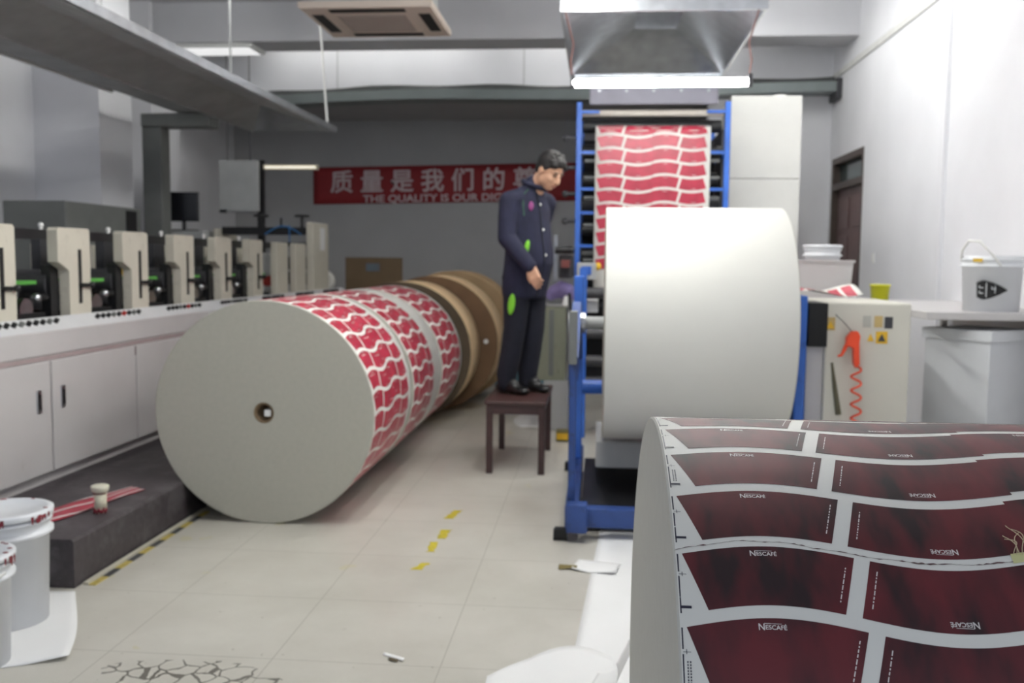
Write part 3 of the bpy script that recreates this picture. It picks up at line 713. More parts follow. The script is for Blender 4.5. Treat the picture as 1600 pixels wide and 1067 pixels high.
# ------------------------------------------------------------------ right machine: unwind stand, white roll, tower, web, hood
t = thing('unwind_stand', 'blue steel unwind stand carrying the big white paper roll', 'stand', (.5, 5.3, 0))
RWX0, RWX1, RWY, RWZ, RWR = .035, 1.0, 5.42, 1.06, .655
for s_, x in (('l', -.12),):
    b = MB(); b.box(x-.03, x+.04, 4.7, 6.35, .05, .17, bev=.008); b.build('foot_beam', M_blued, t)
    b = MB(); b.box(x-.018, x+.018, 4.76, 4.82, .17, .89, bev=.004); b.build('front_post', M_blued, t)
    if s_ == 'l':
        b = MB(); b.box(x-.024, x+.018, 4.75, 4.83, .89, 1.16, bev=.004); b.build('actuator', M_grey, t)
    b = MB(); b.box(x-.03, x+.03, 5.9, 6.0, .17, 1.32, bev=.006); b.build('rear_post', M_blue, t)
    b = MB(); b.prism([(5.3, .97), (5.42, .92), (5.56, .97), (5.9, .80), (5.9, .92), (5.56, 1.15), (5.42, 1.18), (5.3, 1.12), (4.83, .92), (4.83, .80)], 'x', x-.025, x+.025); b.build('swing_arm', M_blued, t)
    b = MB(); b.cyl((x-.045 if s_ == 'l' else x-.05, RWY, RWZ), (x+.05 if s_ == 'l' else x+.045, RWY, RWZ), .06, n=24); b.build('chuck', M_steel, t)
    b = MB(); b.box(x-.02, x+.085, 4.64, 4.72, .05, .20, bev=.008); b.build('foot_plate', M_blued, t)
    for y in (4.70, 6.3):
        c_ = MB(); c_.cyl((x-.085, y, .028), (x-.015, y, .028), .03, n=16); c_.box(x-.08, x-.02, y-.03, y+.03, .028, .06); c_.build('caster', M_black2, t)
x = 1.083
b = MB(); b.box(x-.028, x+.028, 5.14, 5.52, .17, 1.24, bev=.008); b.build('side_plate', M_blue, t)
b = MB(); b.box(x-.03, x+.03, 4.8, 6.35, .05, .17, bev=.008); b.build('foot_beam', M_blued, t)
b = MB(); b.box(x-.028, x+.028, 5.9, 6.0, .17, 1.2, bev=.006); b.build('rear_post', M_blue, t)
b = MB(); b.cyl((x-.05, RWY, RWZ), (x+.03, RWY, RWZ), .06, n=24); b.build('chuck', M_steel, t)
for y in (4.84, 6.3):
    c_ = MB(); c_.cyl((x-.03, y, .03), (x+.03, y, .03), .03, n=16); c_.box(x-.02, x+.02, y-.03, y+.03, .03, .06); c_.build('caster', M_black2, t)
b = MB(); b.cyl((-.10, RWY, RWZ), (1.08, RWY, RWZ), .037, n=20); b.build('shaft', M_lgrey, t)
b = MB(); b.cyl((-.09, 5.95, .62), (1.06, 5.95, .62), .045, n=16); b.build('cross_tube', M_blue, t)
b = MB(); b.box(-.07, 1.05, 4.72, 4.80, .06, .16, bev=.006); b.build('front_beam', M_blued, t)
b = MB(); b.box(-.07, 1.05, 4.86, 6.3, .03, .09); b.build('base_pan', M_black, t)
b = MB(); b.box(.0, 1.02, 5.5, 6.2, .20, .36, bev=.01); b.build('brake_housing', M_lgrey, t)
b = MB(); b.box(.0, .05, 6.1, 6.2, .09, .30); b.box(.95, 1.0, 6.1, 6.2, .09, .30); b.build('housing_legs', M_black, t)
t = thing('white_paper_roll', 'huge blank white paper roll mounted on the blue unwind stand', 'paper roll', ((RWX0+RWX1)/2, RWY, RWZ-RWR))
b = MB(); roll_body(b, (RWX0, RWY, RWZ), 'x', RWX1-RWX0, RWR, .04, n=128, mis=(0, 3, 3)); b.build('paper', [M_paper, M_redl, M_ink, M_edge], t)
k = MB(); k.lathe([(.0372, .004), (.0395, .004), (.0395, .957), (.0372, .957)], (RWX0, RWY, RWZ), 'x', 32, closed=True); k.build('core', M_core, t, fix=True)

TY = 8.1
t = thing('printing_tower', 'tall blue framed printing tower with black rollers behind the white roll', 'machine', (.43, 8.5, 0))
TXL, TXR = -.185, 1.045
for x in (TXL, TXR):
    for y, nm in ((TY, 'front_post'), (9.2, 'rear_post')):
        b = MB(); b.box(x-.022, x+.022, y-.03, y+.03, 0, 2.74, bev=.004); b.build(nm, M_blue, t)
    for z in (.4, 1.0, 1.6, 2.3): b = MB(); b.box(x-.015, x+.015, TY+.03, 9.17, z, z+.05); b.build('side_rail', M_blue, t)
    b = MB(); b.box(x-.012, x+.012, TY+.25, 9.1, .3, 2.55); b.build('side_plate', M_dark, t)
    sx = 1 if x == TXL else -1
    for z in (2.66, 2.325, 2.02, 1.82, 1.54, 1.30):
        b = MB(); b.box(min(x, x+sx*.17), max(x, x+sx*.17), TY-.018, TY+.012, z-.012, z+.012); b.build('rung', M_blue, t)
    for z in (2.26, 2.12, 1.95, 1.72, 1.42): b = MB(); b.cyl((x+sx*.05, TY+.05, z), (x+sx*.16, TY+.05, z), .016, n=10); b.build('roller_journal', M_grey, t)
for i, z in enumerate((2.34, 2.12, 1.9, 1.68, 1.46, 1.24, 1.02, .8)):
    b = MB(); b.cyl((TXL+.03, TY+.22+.12*(i % 2), z), (TXR-.03, TY+.22+.12*(i % 2), z), .075, n=24); b.build('roller', M_black, t)
b = MB(); b.cyl((TXL+.03, TY+.10, 2.665), (TXR-.03, TY+.10, 2.665), .028, n=20); b.build('top_roller', mat('pale_roller', (214, 206, 196), .4), t)
b = MB(); b.cyl((TXL+.03, TY+.16, 2.56), (TXR-.03, TY+.16, 2.56), .055, n=24); b.build('drive_roller', M_black, t)
b = MB(); b.box(TXL+.03, TXR-.03, TY+.6, TY+.65, .3, 2.5); b.build('rear_panel', M_black, t)
b = MB(); b.box(-.10, .96, TY-.03, TY+.02, 2.72, 2.90, bev=.006); pn = b.build('header_panel', mat('header_grey', (138, 136, 148), .5), t)
for i in range(5):
    b = MB(); b.cyl((-.02+.225*i, TY-.036, 2.83), (-.02+.225*i, TY-.03, 2.83), .012, n=10); b.build('bolt', M_steel, pn)
for z in (2.45, 2.2, 1.98, 1.75, 1.5):
    b = MB(); b.cyl((TXL-.10, TY+.02, z), (TXL-.02, TY+.02, z), .018, n=10); b.ball((TXL-.11, TY+.02, z), .03, seg=10); b.build('hand_knob', M_dark, t)
# control clutter on the left flank
b = MB(); b.box(-.33, -.21, 7.85, 8.0, 1.27, 1.46, bev=.01); b.box(-.30, -.235, 7.6, 7.85, 1.36, 1.42, mi=1); b.cyl((-.36, 7.8, 1.5), (-.22, 7.8, 1.5), .03, n=12, mi=2); b.box(-.37, -.34, 7.8, 7.84, 1.25, 1.62, mi=3)
b.build('gear_unit', [M_dark, mat('dull_red', (120, 64, 60), .5), M_black, M_steel], t)
b = MB(); b.box(-.18, -.02, 7.80, 8.0, 1.26, 1.40, bev=.01); b.box(-.14, -.06, 7.79, 7.80, 1.30, 1.37, mi=1); b.ball((-.01, 7.85, 1.37), .035, mi=2, seg=10); b.build('motor', [M_lgrey, M_blue, M_warn], t)
b = MB(); b.box(-.10, .0, 7.62, 8.0, 1.0, 1.10, bev=.006); b.build('bracket', M_white, t)
b = MB(); b.box(-.15, -.09, 7.5, 7.56, .0, 1.36, bev=.004); b.build('inner_post', M_blue, t)
for z in (.45, .62, .84, 1.16):
    b = MB(); b.cyl((-.09, 7.53, z), (.9, 7.53, z), .045, n=16); b.build('guide_roller', M_dark, t)
b = MB(); b.box(.86, .92, 7.5, 7.56, 0, 1.36, bev=.004); b.build('inner_post', M_blue, t)

# printed web on the tower
t = thing('printed_paper_web', 'red and white printed paper web hanging down the front of the tower', 'paper web', (.43, TY-.06, 1.2))
b = MB(); WX0 = -.045; WY = TY-.03
zt = 2.545; rrw = .05
def webpath(s):    # distance from the bottom
    zb = 1.18; H_ = zt-rrw-zb
    if s < H_: return (WY-.02, zb+s, -1, 0)
    a = (s-H_)/rrw
    if a < pi*.6: return (WY-.02+rrw-rrw*cos(a), zt-rrw+rrw*sin(a), -cos(a), sin(a))
    e_ = s-H_-rrw*pi*.6; a = pi*.6
    return (WY-.02+rrw-rrw*cos(a)+e_*sin(a), zt-rrw+rrw*sin(a)+e_*cos(a)*1.0, -cos(a), sin(a))
LW = 1.44
def webfn(u, v, lift):
    y, z, ny, nz = webpath(max(0, min(LW, v)))
    return Vector((WX0+u, y+ny*lift, z+nz*lift))
b.shell(lambda a, c_: webfn(.95*a, LW*c_, 0), 6, 60, .0006)
add_print(b, lambda u, v, l: webfn(u, v+.03, l+.001), .0, LW-.03, W=.95, pitch=.1135, band=.022, detail=False, ns=16, nt=3)
b.build('sheet', [M_paper, M_redl, M_ink], t)

# machine hood
t = thing('extraction_hood', 'galvanised funnel hood hanging over the blue printing tower', 'hood', (.42, 7.9, 3.1))
hz = 3.15; hx0, hx1, hy0, hy1 = -.275, 1.09, 6.7, 9.0
dx0, dx1, dy0, dy1, dz = .27, .65, 7.9, 8.55, 3.45
def face(b, a, c_, d_, e_): quad2(b, [a, c_, d_, e_], .004)
b = MB()
A = [(hx0, hy0, hz), (hx1, hy0, hz), (hx1, hy1, hz), (hx0, hy1, hz)]; B_ = [(dx0, dy0, dz), (dx1, dy0, dz), (dx1, dy1, dz), (dx0, dy1, dz)]
for i in range(4):
    j = (i+1) % 4; face(b, A[j], A[i], B_[i], B_[j])
b.build('funnel', M_galv, t)
b = MB(); b.box(hx0-.02, hx1+.02, hy0-.03, hy0, hz-.03, hz+.10); b.build('front_lip', M_galv, t)
b = MB(); b.box(hx0-.02, hx0, hy0, hy1, hz-.03, hz+.06); b.box(hx1, hx1+.02, hy0, hy1, hz-.03, hz+.06); b.box(hx0-.02, hx1+.02, hy1, hy1+.02, hz-.03, hz+.06); b.build('rim', M_galv, t)
b = MB()
for a in ((dx0, dx0+.006, dy0, dy1), (dx1-.006, dx1, dy0, dy1), (dx0+.006, dx1-.006, dy0, dy0+.006), (dx0+.006, dx1-.006, dy1-.006, dy1)): b.box(a[0], a[1], a[2], a[3], dz, ZC)
b.build('duct', M_galv, t)
b = MB(); b.box(dx0+.006, dx1-.006, dy0+.006, dy1-.006, dz+.28, dz+.29); b.build('damper', M_galvd, t)
for x in (hx0-.01, hx1+.01):
    for y in (hy0, hy1): h = MB(); h.cyl((x, y, hz+.05), (x, y, ZC), .007, n=8); h.build('hanger_rod', M_steel, t)
# tube lamp under it
t = thing('fluorescent_tube_lamp', 'glowing white fluorescent tube lamp hung under the funnel hood', 'lamp', (.38, 6.68, 2.6))
b = MB(); b.cyl((-.20, 6.66, 2.635), (.985, 6.66, 2.635), .028, n=20); b.build('tube', M_tube, t)
for x in (-.215, .985):
    b = MB(); b.box(x, x+.03, 6.635, 6.685, 2.60, 2.69, bev=.004); b.build('end_cap', M_dark, t)
for x, s_ in ((-.205, -1), (.995, 1)):
    b = MB(); b.tube([(x, 6.66, 2.69), (x+s_*.015, 6.67, 2.78), (x-s_*.005, 6.68, 2.9), (x+s_*.055, 6.688, hz-.03)], .006, 6); b.build('hanging_wire', mat('rusty_wire', (110, 76, 72), .6), t)

# ------------------------------------------------------------------ unseen fluorescent lamps added to brighten the hall
def fill_lamp(x, y, z, L, label, m_=None):
    t = thing('fill_tube_lamp', label, 'lamp', (x, y, z), 'added hanging tube lamps')
    b = MB(); b.box(x-.07, x+.07, y-L/2, y+L/2, z+.02, z+.07, bev=.008); b.build('housing', M_white, t)
    for dx in (-.04, .04):
        b = MB(); b.cyl((x+dx, y-L/2+.03, z), (x+dx, y+L/2-.03, z), .014, n=12); b.build('tube', m_ or M_tube2, t)
    for dy in (-.5, .5):
        b = MB(); b.cyl((x, y+dy, z+.07), (x, y+dy, ZC), .005, n=6); b.build('hanger_rod', M_steel, t)
fill_lamp(-.75, 4.0, 3.1, 1.5, 'added twin tube lamp, out of view above the aisle')
fill_lamp(.55, 3.7, 3.1, 1.5, 'added twin tube lamp, out of view above the closest printed roll', tubemat('lit_tube_fill_near', 46.0))
fill_lamp(-3.4, 8.5, 4.02, 1.4, 'added twin tube lamp close under the ceiling above the left hood', tubemat('lit_tube_fill_left', 38.0))  # added to lift the left pillar, ceiling and beam
fill_lamp(-.1, 5.3, 3.4, 1.5, 'added twin tube lamp, out of view above the unwind stand')
fill_lamp(1.15, 9.2, 4.02, 1.2, 'farthest added twin tube lamp, close under the ceiling by the beam', tubemat('lit_tube_fill_far', 58.0))  # added to brighten the far right wall
fill_lamp(1.35, 7.5, 3.95, 1.5, 'added twin tube lamp high above the machine table by the right wall')

for x, l in ((-2.7, 'added left tube lamp tucked behind the ceiling beam'), (.2, 'added right tube lamp tucked behind the ceiling beam')):  # unseen lamps added to brighten the bulkhead
    t = thing('fill_tube_lamp', l, 'lamp', (x, 11.0, 4.03), 'added tube lamps behind the beam')
    b = MB(); b.box(x-1.3, x+1.3, 10.95, 11.05, 4.05, 4.1, bev=.006); b.cyl((x-.5, 11.0, 4.1), (x-.5, 11.0, ZC), .005, n=6); b.cyl((x+.5, 11.0, 4.1), (x+.5, 11.0, ZC), .005, n=6); b.build('housing', M_white, t)
    b = MB(); b.cyl((x-1.28, 11.0, 4.03), (x+1.28, 11.0, 4.03), .014, n=12); b.build('tube', tubemat('lit_tube_fill_bay', 12.0), t)

# ------------------------------------------------------------------ right side: cream box, counters, buckets
t = thing('control_box', 'cream machine cabinet with an orange air gun hanging on its front', 'cabinet', (1.4, 5.5, 0))
cx0, cx1, cy0, cy1 = 1.22, 1.665, 5.2, 5.85
b = MB(); b.box(cx0, cx1, cy0, cy1, 0, 1.205, bev=.012); b.build('body', mat('cream_cabinet_front', (208, 205, 194), .45, var=.03, scale=4, dirt=(120, 112, 90), dscale=9, damt=.5, dthr=.68), t)
b = MB(); b.box(1.13, cx0-.002, cy0+.02, cy1-.05, .0, .965); b.build('side_box', M_creamd, t)
b = MB(); b.box(1.13, cx0+.008, cy0-.012, cy0+.3, .965, 1.20); b.build('black_switch_box', M_black2, t)
def stick(x, z, w, h, m_, nm='warning_label'):
    b = MB(); b.box(x-w/2, x+w/2, cy0-.003, cy0+.001, z-h/2, z+h/2); return b.build(nm, m_, t)
stick(1.245, 1.09, .05, .07, mat('tan_label', (188, 164, 110), .5)); b = MB(); b.prism([(1.225, 1.065), (1.265, 1.065), (1.245, 1.105)], 'y', cy0-.006, cy0-.003); b.build('warning_triangle', M_warn, t)
for i, (x, z) in enumerate(((1.435, 1.105), (1.495, 1.105), (1.548, 1.10))): stick(x, z, .042, .062, [mat('grey_label', (176, 176, 168), .5), mat('tan_label', (188, 164, 110), .5), M_dark][i])
b = MB(); b.prism([(1.44, 1.0), (1.475, 1.0), (1.457, 1.04)], 'y', cy0-.004, cy0+.001); b.build('warning_triangle', M_warn, t)
stick(1.515, 1.02, .06, .065, M_warn)
b = MB(); b.prism([(1.495, 1.0), (1.535, 1.0), (1.515, 1.04)], 'y', cy0-.006, cy0-.003); b.build('label_triangle', M_dark, t)
b = MB(); b.tube([(cx0+.04, cy0-.004, .88), (cx0+.06, cy0-.004, .75), (cx0+.085, cy0-.004, .60)], [.006, .012, .016], 6); b.build('smear', mat('dark_smear', (96, 92, 72), .7), t)
g = thing('air_gun', 'orange air blow gun with coiled hose on the cream cabinet', 'air gun', (1.36, cy0-.05, 1.0))
gy = cy0-.045
b = MB(); b.prism([(1.318, 1.02), (1.345, 1.055), (1.375, 1.055), (1.388, 1.03), (1.384, .99), (1.39, .88), (1.372, .86), (1.362, .88), (1.356, .965), (1.34, .97), (1.318, .98)], 'y', gy-.018, gy+.018); b.build('body', M_orange, g)
b = MB(); b.tube([(1.325, gy, .985), (1.31, gy, .95), (1.298, gy, .925), (1.28, gy, .92)], [.012, .010, .008, .007], 8); b.build('nozzle', M_orange, g)
b = MB(); b.cyl((1.36, gy+.018, 1.03), (1.36, cy0-.001, 1.03), .012, n=10); b.tube([(1.35, gy, 1.05), (1.30, gy+.02, 1.11), (1.27, cy0-.002, 1.14)], .002, 5); b.build('hook', M_dark, g)
b = MB(); b.tube([(1.378+.02*s_/150+.026*sin(s_*.335), gy+.004+.018*cos(s_*.335), .87-.60*s_/150) for s_ in range(0, 151)], .006, 8); b.build('coiled_hose', M_orange, g)

# machine table behind the cream box and things on it
t = thing('machine_table', 'white machine side table behind the cream cabinet', 'table', (1.5, 6.7, 0))
b = MB(); b.box(1.17, 1.84, 5.95, 7.4, 1.14, 1.18, bev=.004); b.build('table_top', M_creamd, t)
for x in (1.2, 1.81):
    for y in (5.99, 7.36): b = MB(); b.box(x-.025, x+.025, y-.025, y+.025, 0, 1.14); b.build('leg', M_creamd, t)
b = MB(); b.shell(lambda a, c_: (1.19+.43*a, 5.97+.25*c_, 1.20+.022*sin(a*6+c_*2)+.022+.01*a+.03*c_), 14, 6, .0008)
o = b.build('printed_sheet', M_paper)
b = MB()
for i in range(5):
    b.grid(lambda a, c_: (1.21+.08*i+.06*a, 5.98+.2*c_, 1.2245+.024*c_+.022*sin((.02+.08*i+.06*a)/.43*6+c_*1.6)+.01*(.08*i)/.43+.003), 6, 5)
b.build('red_print', M_redl, o); tag(o, 'crumpled red printed sheets lying behind the cream cabinet', 'paper')
b = MB(); b.prism([(1.22, 1.181), (1.635, 1.181), (1.655, 1.41), (1.655, 1.425), (1.20, 1.425), (1.20, 1.41)], 'y', 6.36, 6.7); b.box(1.195, 1.665, 6.35, 6.71, 1.42, 1.435); 
o = b.build('white_crate', M_creamd); tag(o, 'white plastic crate on the machine table right of the white roll', 'crate')
for v in o.data.vertices: v.co.z -= .0
def lathe_bucket(name, label, x, y, z, r, h, cat='bucket', lid=True, group=None, ribs=True, m_=None):
    t = thing(name, label, cat, (x, y, z), group); m_ = m_ or M_bucket
    b = MB(); rb = r*.88
    prof = [(0, .006), (rb, .006), (rb, 0), (rb+.004, 0), (rb+(r-rb)*.78, h*.78), (r+.012, h*.79), (r+.012, h*.82), (r*.985, h*.825), (r*.99, h*.90), (r+.008, h*.905), (r+.008, h*.93), (r*.99, h*.935), (r, h*.985)]
    prof += [(r-.006, h*.985), (rb-.004, .012), (0, .012)]
    b.lathe([(p[0], z+p[1]) for p in prof], (x, y, 0), 'z', 40); b.build('body', m_, t, fix=True)
    if lid:
        b = MB(); b.lathe([(r+.006, z+h*.95), (r+.014, z+h*.96), (r+.014, z+h), (r+.004, z+h*1.012), (r-.012, z+h*1.012), (r-.02, z+h*.99), (0, z+h*.99)], (x, y, 0), 'z', 40); b.build('lid', m_, t, fix=True)
    return t
lathe_bucket('paint_bucket', 'white lidded bucket standing behind the white crate', 1.60, 7.0, 1.18, .125, .36)
t = thing('yellow_container', 'small yellow green tub beside the red printed sheets', 'container', (1.74, 6.1, 1.18))
b = MB(); b.lathe([(0, 1.18), (.05, 1.18), (.058, 1.275), (.062, 1.275), (.062, 1.285), (.054, 1.285), (.046, 1.19), (0, 1.19)], (1.755, 6.1, 0), 'z', 28); b.build('tub', M_yellow, t, fix=True)
# counter at the right wall
t = thing('counter', 'white counter top along the right wall under the bucket', 'counter', (2.25, 5.9, 0))
b = MB(); b.box(1.862, 2.648, 5.55, 7.4, 1.10, 1.145, bev=.004); b.build('table_top', M_creamd, t)
for x in (1.9, 2.58):
    b = MB(); b.box(x-.02, x+.02, 7.3, 7.34, 0, 1.10); b.build('leg', M_creamd, t)
b = MB(); b.box(2.60, 2.635, 5.57, 7.2, 0, 1.10); b.build('side_board', M_creamd, t)
M_bin = mat('scuffed_white_plastic', (212, 214, 218), .45, var=.03, dirt=(120, 116, 110), dscale=16, damt=.5, dthr=.69)
t = thing('storage_bin', 'scuffed white bin standing under the counter', 'bin', (2.08, 6.0, 0))
def bin_pt(a, b_): return (2.20-.596*b_+.803*a, 5.50+.803*b_+.596*a)
def quadbox(b, a0, a1, b0, b1, z0, z1):
    p = [bin_pt(a0, b0), bin_pt(a1, b0), bin_pt(a1, b1), bin_pt(a0, b1)]
    b.add([(x, y, z0) for x, y in p]+[(x, y, z1) for x, y in p], [(0, 3, 2, 1), (4, 5, 6, 7), (0, 1, 5, 4), (1, 2, 6, 5), (2, 3, 7, 6), (3, 0, 4, 7)])
b = MB(); quadbox(b, .015, .43, .015, .425, 0, .98); b.build('body', M_bin, t)
b = MB(); quadbox(b, 0, .445, 0, .44, .98, 1.04); b.build('rim', M_bin, t)
t = lathe_bucket('paint_bucket', 'white bucket with a black fan emblem on the counter at the right edge', 2.285, 5.75, 1.145, .165, .325, lid=False)
def bk(u, v, lift=.003):   # point on the bucket front
    r_ = .165*(.88+.12*v/.325*1.25)+lift; th = -1.5708+u/.165
    return Vector((2.285+r_*cos(th), 5.75+r_*sin(th), 1.145+v))
b = MB()
def lens(a, c_): 
    u = -.145+.175*a; h_ = .062*sin(pi*min(1, (1-a)*.55+.0)) if a > .25 else .062*(.75+.25*sin(a/.25*pi/2))*.98
    return bk(u, .125+(2*c_-1)*h_*.9)
b.grid(lens, 16, 4); em = b.build('emblem', M_black2, t)
b = MB()
for u_, w_, h0, h1 in ((-.092, .004, -.028, .03), (-.045, .003, -.012, .02)):
    b.add([bk(u_+a, .125+z_*1.4, .0045) for a, z_ in ((0, h0), (w_, h0), (w_, h1), (0, h1))], [(0, 1, 2, 3)])
for (u_, z_) in ((-.13, -.014), (-.13, .008), (-.062, .004)):
    b.add([bk(u_+a, .125+z_*1.4+c_, .0045) for a, c_ in ((0, 0), (.024, 0), (.024, .004), (0, .004))], [(0, 1, 2, 3)])
    b.add([bk(u_+a, .125+z_*1.4+c_, .0045) for a, c_ in ((0, 0), (.004, 0), (.004, .016), (0, .016))], [(0, 1, 2, 3)])
b.build('emblem_lines', M_bucket, em)
b = MB(); b.add([bk(-.16+a, .285+c_, .016) for a, c_ in ((0, 0), (.05, 0), (.05, .02), (0, .02))], [(0, 1, 2, 3)]); b.build('yellow_stain', mat('mustard_stain', (214, 176, 62), .6), t)
b = MB(); b.tube([(2.26-.17+.02*0, 5.75-.02, 1.42), (2.12, 5.62, 1.52), (2.12, 5.55, 1.56), (2.16, 5.53, 1.55), (2.22, 5.53, 1.48), (2.27, 5.55, 1.41)], .009, 8)
b = MB(); b.tube([(2.125, 5.80, 1.44), (2.10, 5.72, 1.50), (2.105, 5.64, 1.55), (2.14, 5.575, 1.545), (2.21, 5.565, 1.47), (2.26, 5.575, 1.41)], .008, 8); b.build('handle', M_white, t)
b = MB(); b.cyl((2.02, 7.15, 1.145), (2.02, 7.15, 1.23), .03, .012, n=16); b.cyl((2.02, 7.15, 1.23), (2.02, 7.15, 1.27), .012, n=12); tag(b.build('grey_bottle', M_lgrey), 'small grey bottle on the counter against the white wall', 'bottle')
b = MB(); b.box(XR-.012, XR, 9.42, 9.50, 1.42, 1.52, bev=.004); b.box(XR-.016, XR-.012, 9.445, 9.475, 1.45, 1.49); tag(b.build('light_switch', M_white), 'white switch plate on the wall right of the door', 'switch')
# tall white panel cabinet behind the tower
t = thing('white_panel_cabinet', 'tall white panelled cabinet right of the tower', 'cabinet', (1.5, 9.4, 0))
b = MB(); b.box(1.19, 1.83, 9.0, 9.7, 0, 2.185, bev=.006); b.build('lower_panel', mat('off_white_panel', (222, 221, 216), .5, var=.02), t)
b = MB(); b.box(1.19, 1.83, 9.0, 9.7, 2.19, 2.94, bev=.006); b.build('upper_panel', mat('off_white_panel', (222, 221, 216), .5), t)
b = MB(); b.cyl((1.66, 9.2, 2.94), (1.66, 9.2, 2.975), .06, n=16); b.build('lifting_eye', M_white, t)

# ------------------------------------------------------------------ middle clutter by the tower's left flank
b = MB(); b.box(-.44, -.235, 7.8, 8.05, 0, .42, bev=.006); tag(b.build('grey_pedestal', M_lgrey), 'light grey pedestal box behind the stool', 'box')
t = thing('ink_cabinet', 'grey green upright cabinet between the man and the tower', 'cabinet', (-.38, 7.95, .42))
b = MB(); b.box(-.50, -.262, 7.8, 8.08, .42, 1.03, bev=.006); b.build('body', M_olive, t)
b = MB(); b.box(-.40, -.36, 7.793, 7.8, .46, 1.01); b.build('groove', M_grey, t)
t = thing('ink_tray', 'white ink tray on the grey green cabinet by the man', 'tray', (-.4, 7.95, 1.03))
b = MB(); b.shell(lambda a, c_: (-.515+.255*a, 7.8+.28*c_, 1.035+.09*max(0, .35-a)**1.0*2.2+.02*abs(c_-.5)), 10, 6, .004); b.build('pan', M_white, t)
b = MB(); b.cyl((-.27, 7.83, 1.037), (-.26, 7.85, 1.12), .026, n=12); b.build('spout', M_white, t)
b = MB()
b.grid(lambda a, c_: (-.38+.20*a+.03*sin(c_*pi), 6.92+.22*c_, 1.105+.165*sin(pi*(.12+.66*a))*(.75+.25*sin(c_*pi))-.03*(a > .9)), 18, 10)
b.grid(lambda a, c_: (-.38+.20*a+.03*sin(c_*pi), 6.92+.22*c_, 1.10+.02*a), 18, 10)
b = MB(); pth = [(-.42, 7.90, 1.10), (-.37, 7.89, 1.15), (-.31, 7.885, 1.175), (-.26, 7.89, 1.16), (-.225, 7.90, 1.09)]
b.tube(pth, [.035, .062, .078, .075, .05], 14); tag(voxel(b, 'purple_cloth', M_purple, None, .008, 3), 'bundled purple cloth lying in the white ink tray', 'cloth')
b = MB(); b.tube([(-.235, 7.74, 1.15), (-.225, 7.72, .95), (-.225, 7.71, .6), (-.215, 7.71, .4), (-.19, 7.73, .3), (-.15, 7.8, .28)], .012, 8); tag(b.build('black_hose', M_black2), 'black hose hanging down beside the grey green cabinet', 'hose')
b = MB(); b.shell(lambda a, c_: (-.92+.55*a, 7.4+.7*c_, .30+.0*a), 4, 4, .004)
t = thing('blue_sheet_pallet', 'pale blue covered low stack far behind the stool', 'stack', (-.8, 10.6, 0))
b = MB(); b.box(-1.12, -.5, 10.3, 10.9, 0, .38, bev=.01); b.build('stack', M_cyan, t)
b = MB(); b.box(-.31, -.21, 7.3, 7.4, 0, .09, bev=.01); b.box(-.305, -.215, 7.295, 7.3, .02, .07, mi=1); tag(b.build('ink_tin', [mat('olive_tin', (104, 96, 52), .5), M_warn]), 'small olive tin on the floor right of the stool', 'tin')
b = MB(); b.shell(lambda a, c_: (-.56+.34*(a-.5)*sqrt(max(0, 1-(2*c_-1)**2*.8)), 8.3+.75*(c_-.5), .002+.012*sin(a*3)*c_), 14, 10, .0012); tag(b.build('floor_paper', M_paperw), 'white paper scrap on the floor behind the stool legs', 'paper')

# stool
t = thing('wooden_stool', 'dark brown wooden stool the man stands on', 'stool', (-.53, 6.66, 0))
sx0, sx1, sy0, sy1, sh = -.735, -.325, 6.12, 7.0, .49
b = MB(); b.box(sx0, sx1, sy0, sy1, sh-.03, sh, bev=.008); b.build('seat', M_wood, t)
b = MB(); b.box(sx0+.02, sx1-.02, sy0+.02, sy0+.04, sh-.09, sh-.03); b.box(sx0+.02, sx1-.02, sy1-.04, sy1-.02, sh-.09, sh-.03); b.box(sx0+.02, sx0+.04, sy0+.04, sy1-.04, sh-.09, sh-.03); b.box(sx1-.04, sx1-.02, sy0+.04, sy1-.04, sh-.09, sh-.03); b.build('apron', M_wood, t)
for x in (sx0+.012, sx1-.052):
    for y in (sy0+.012, sy1-.052): b = MB(); b.box(x, x+.042, y, y+.042, 0, sh-.03, bev=.004); b.build('leg', M_wood, t)

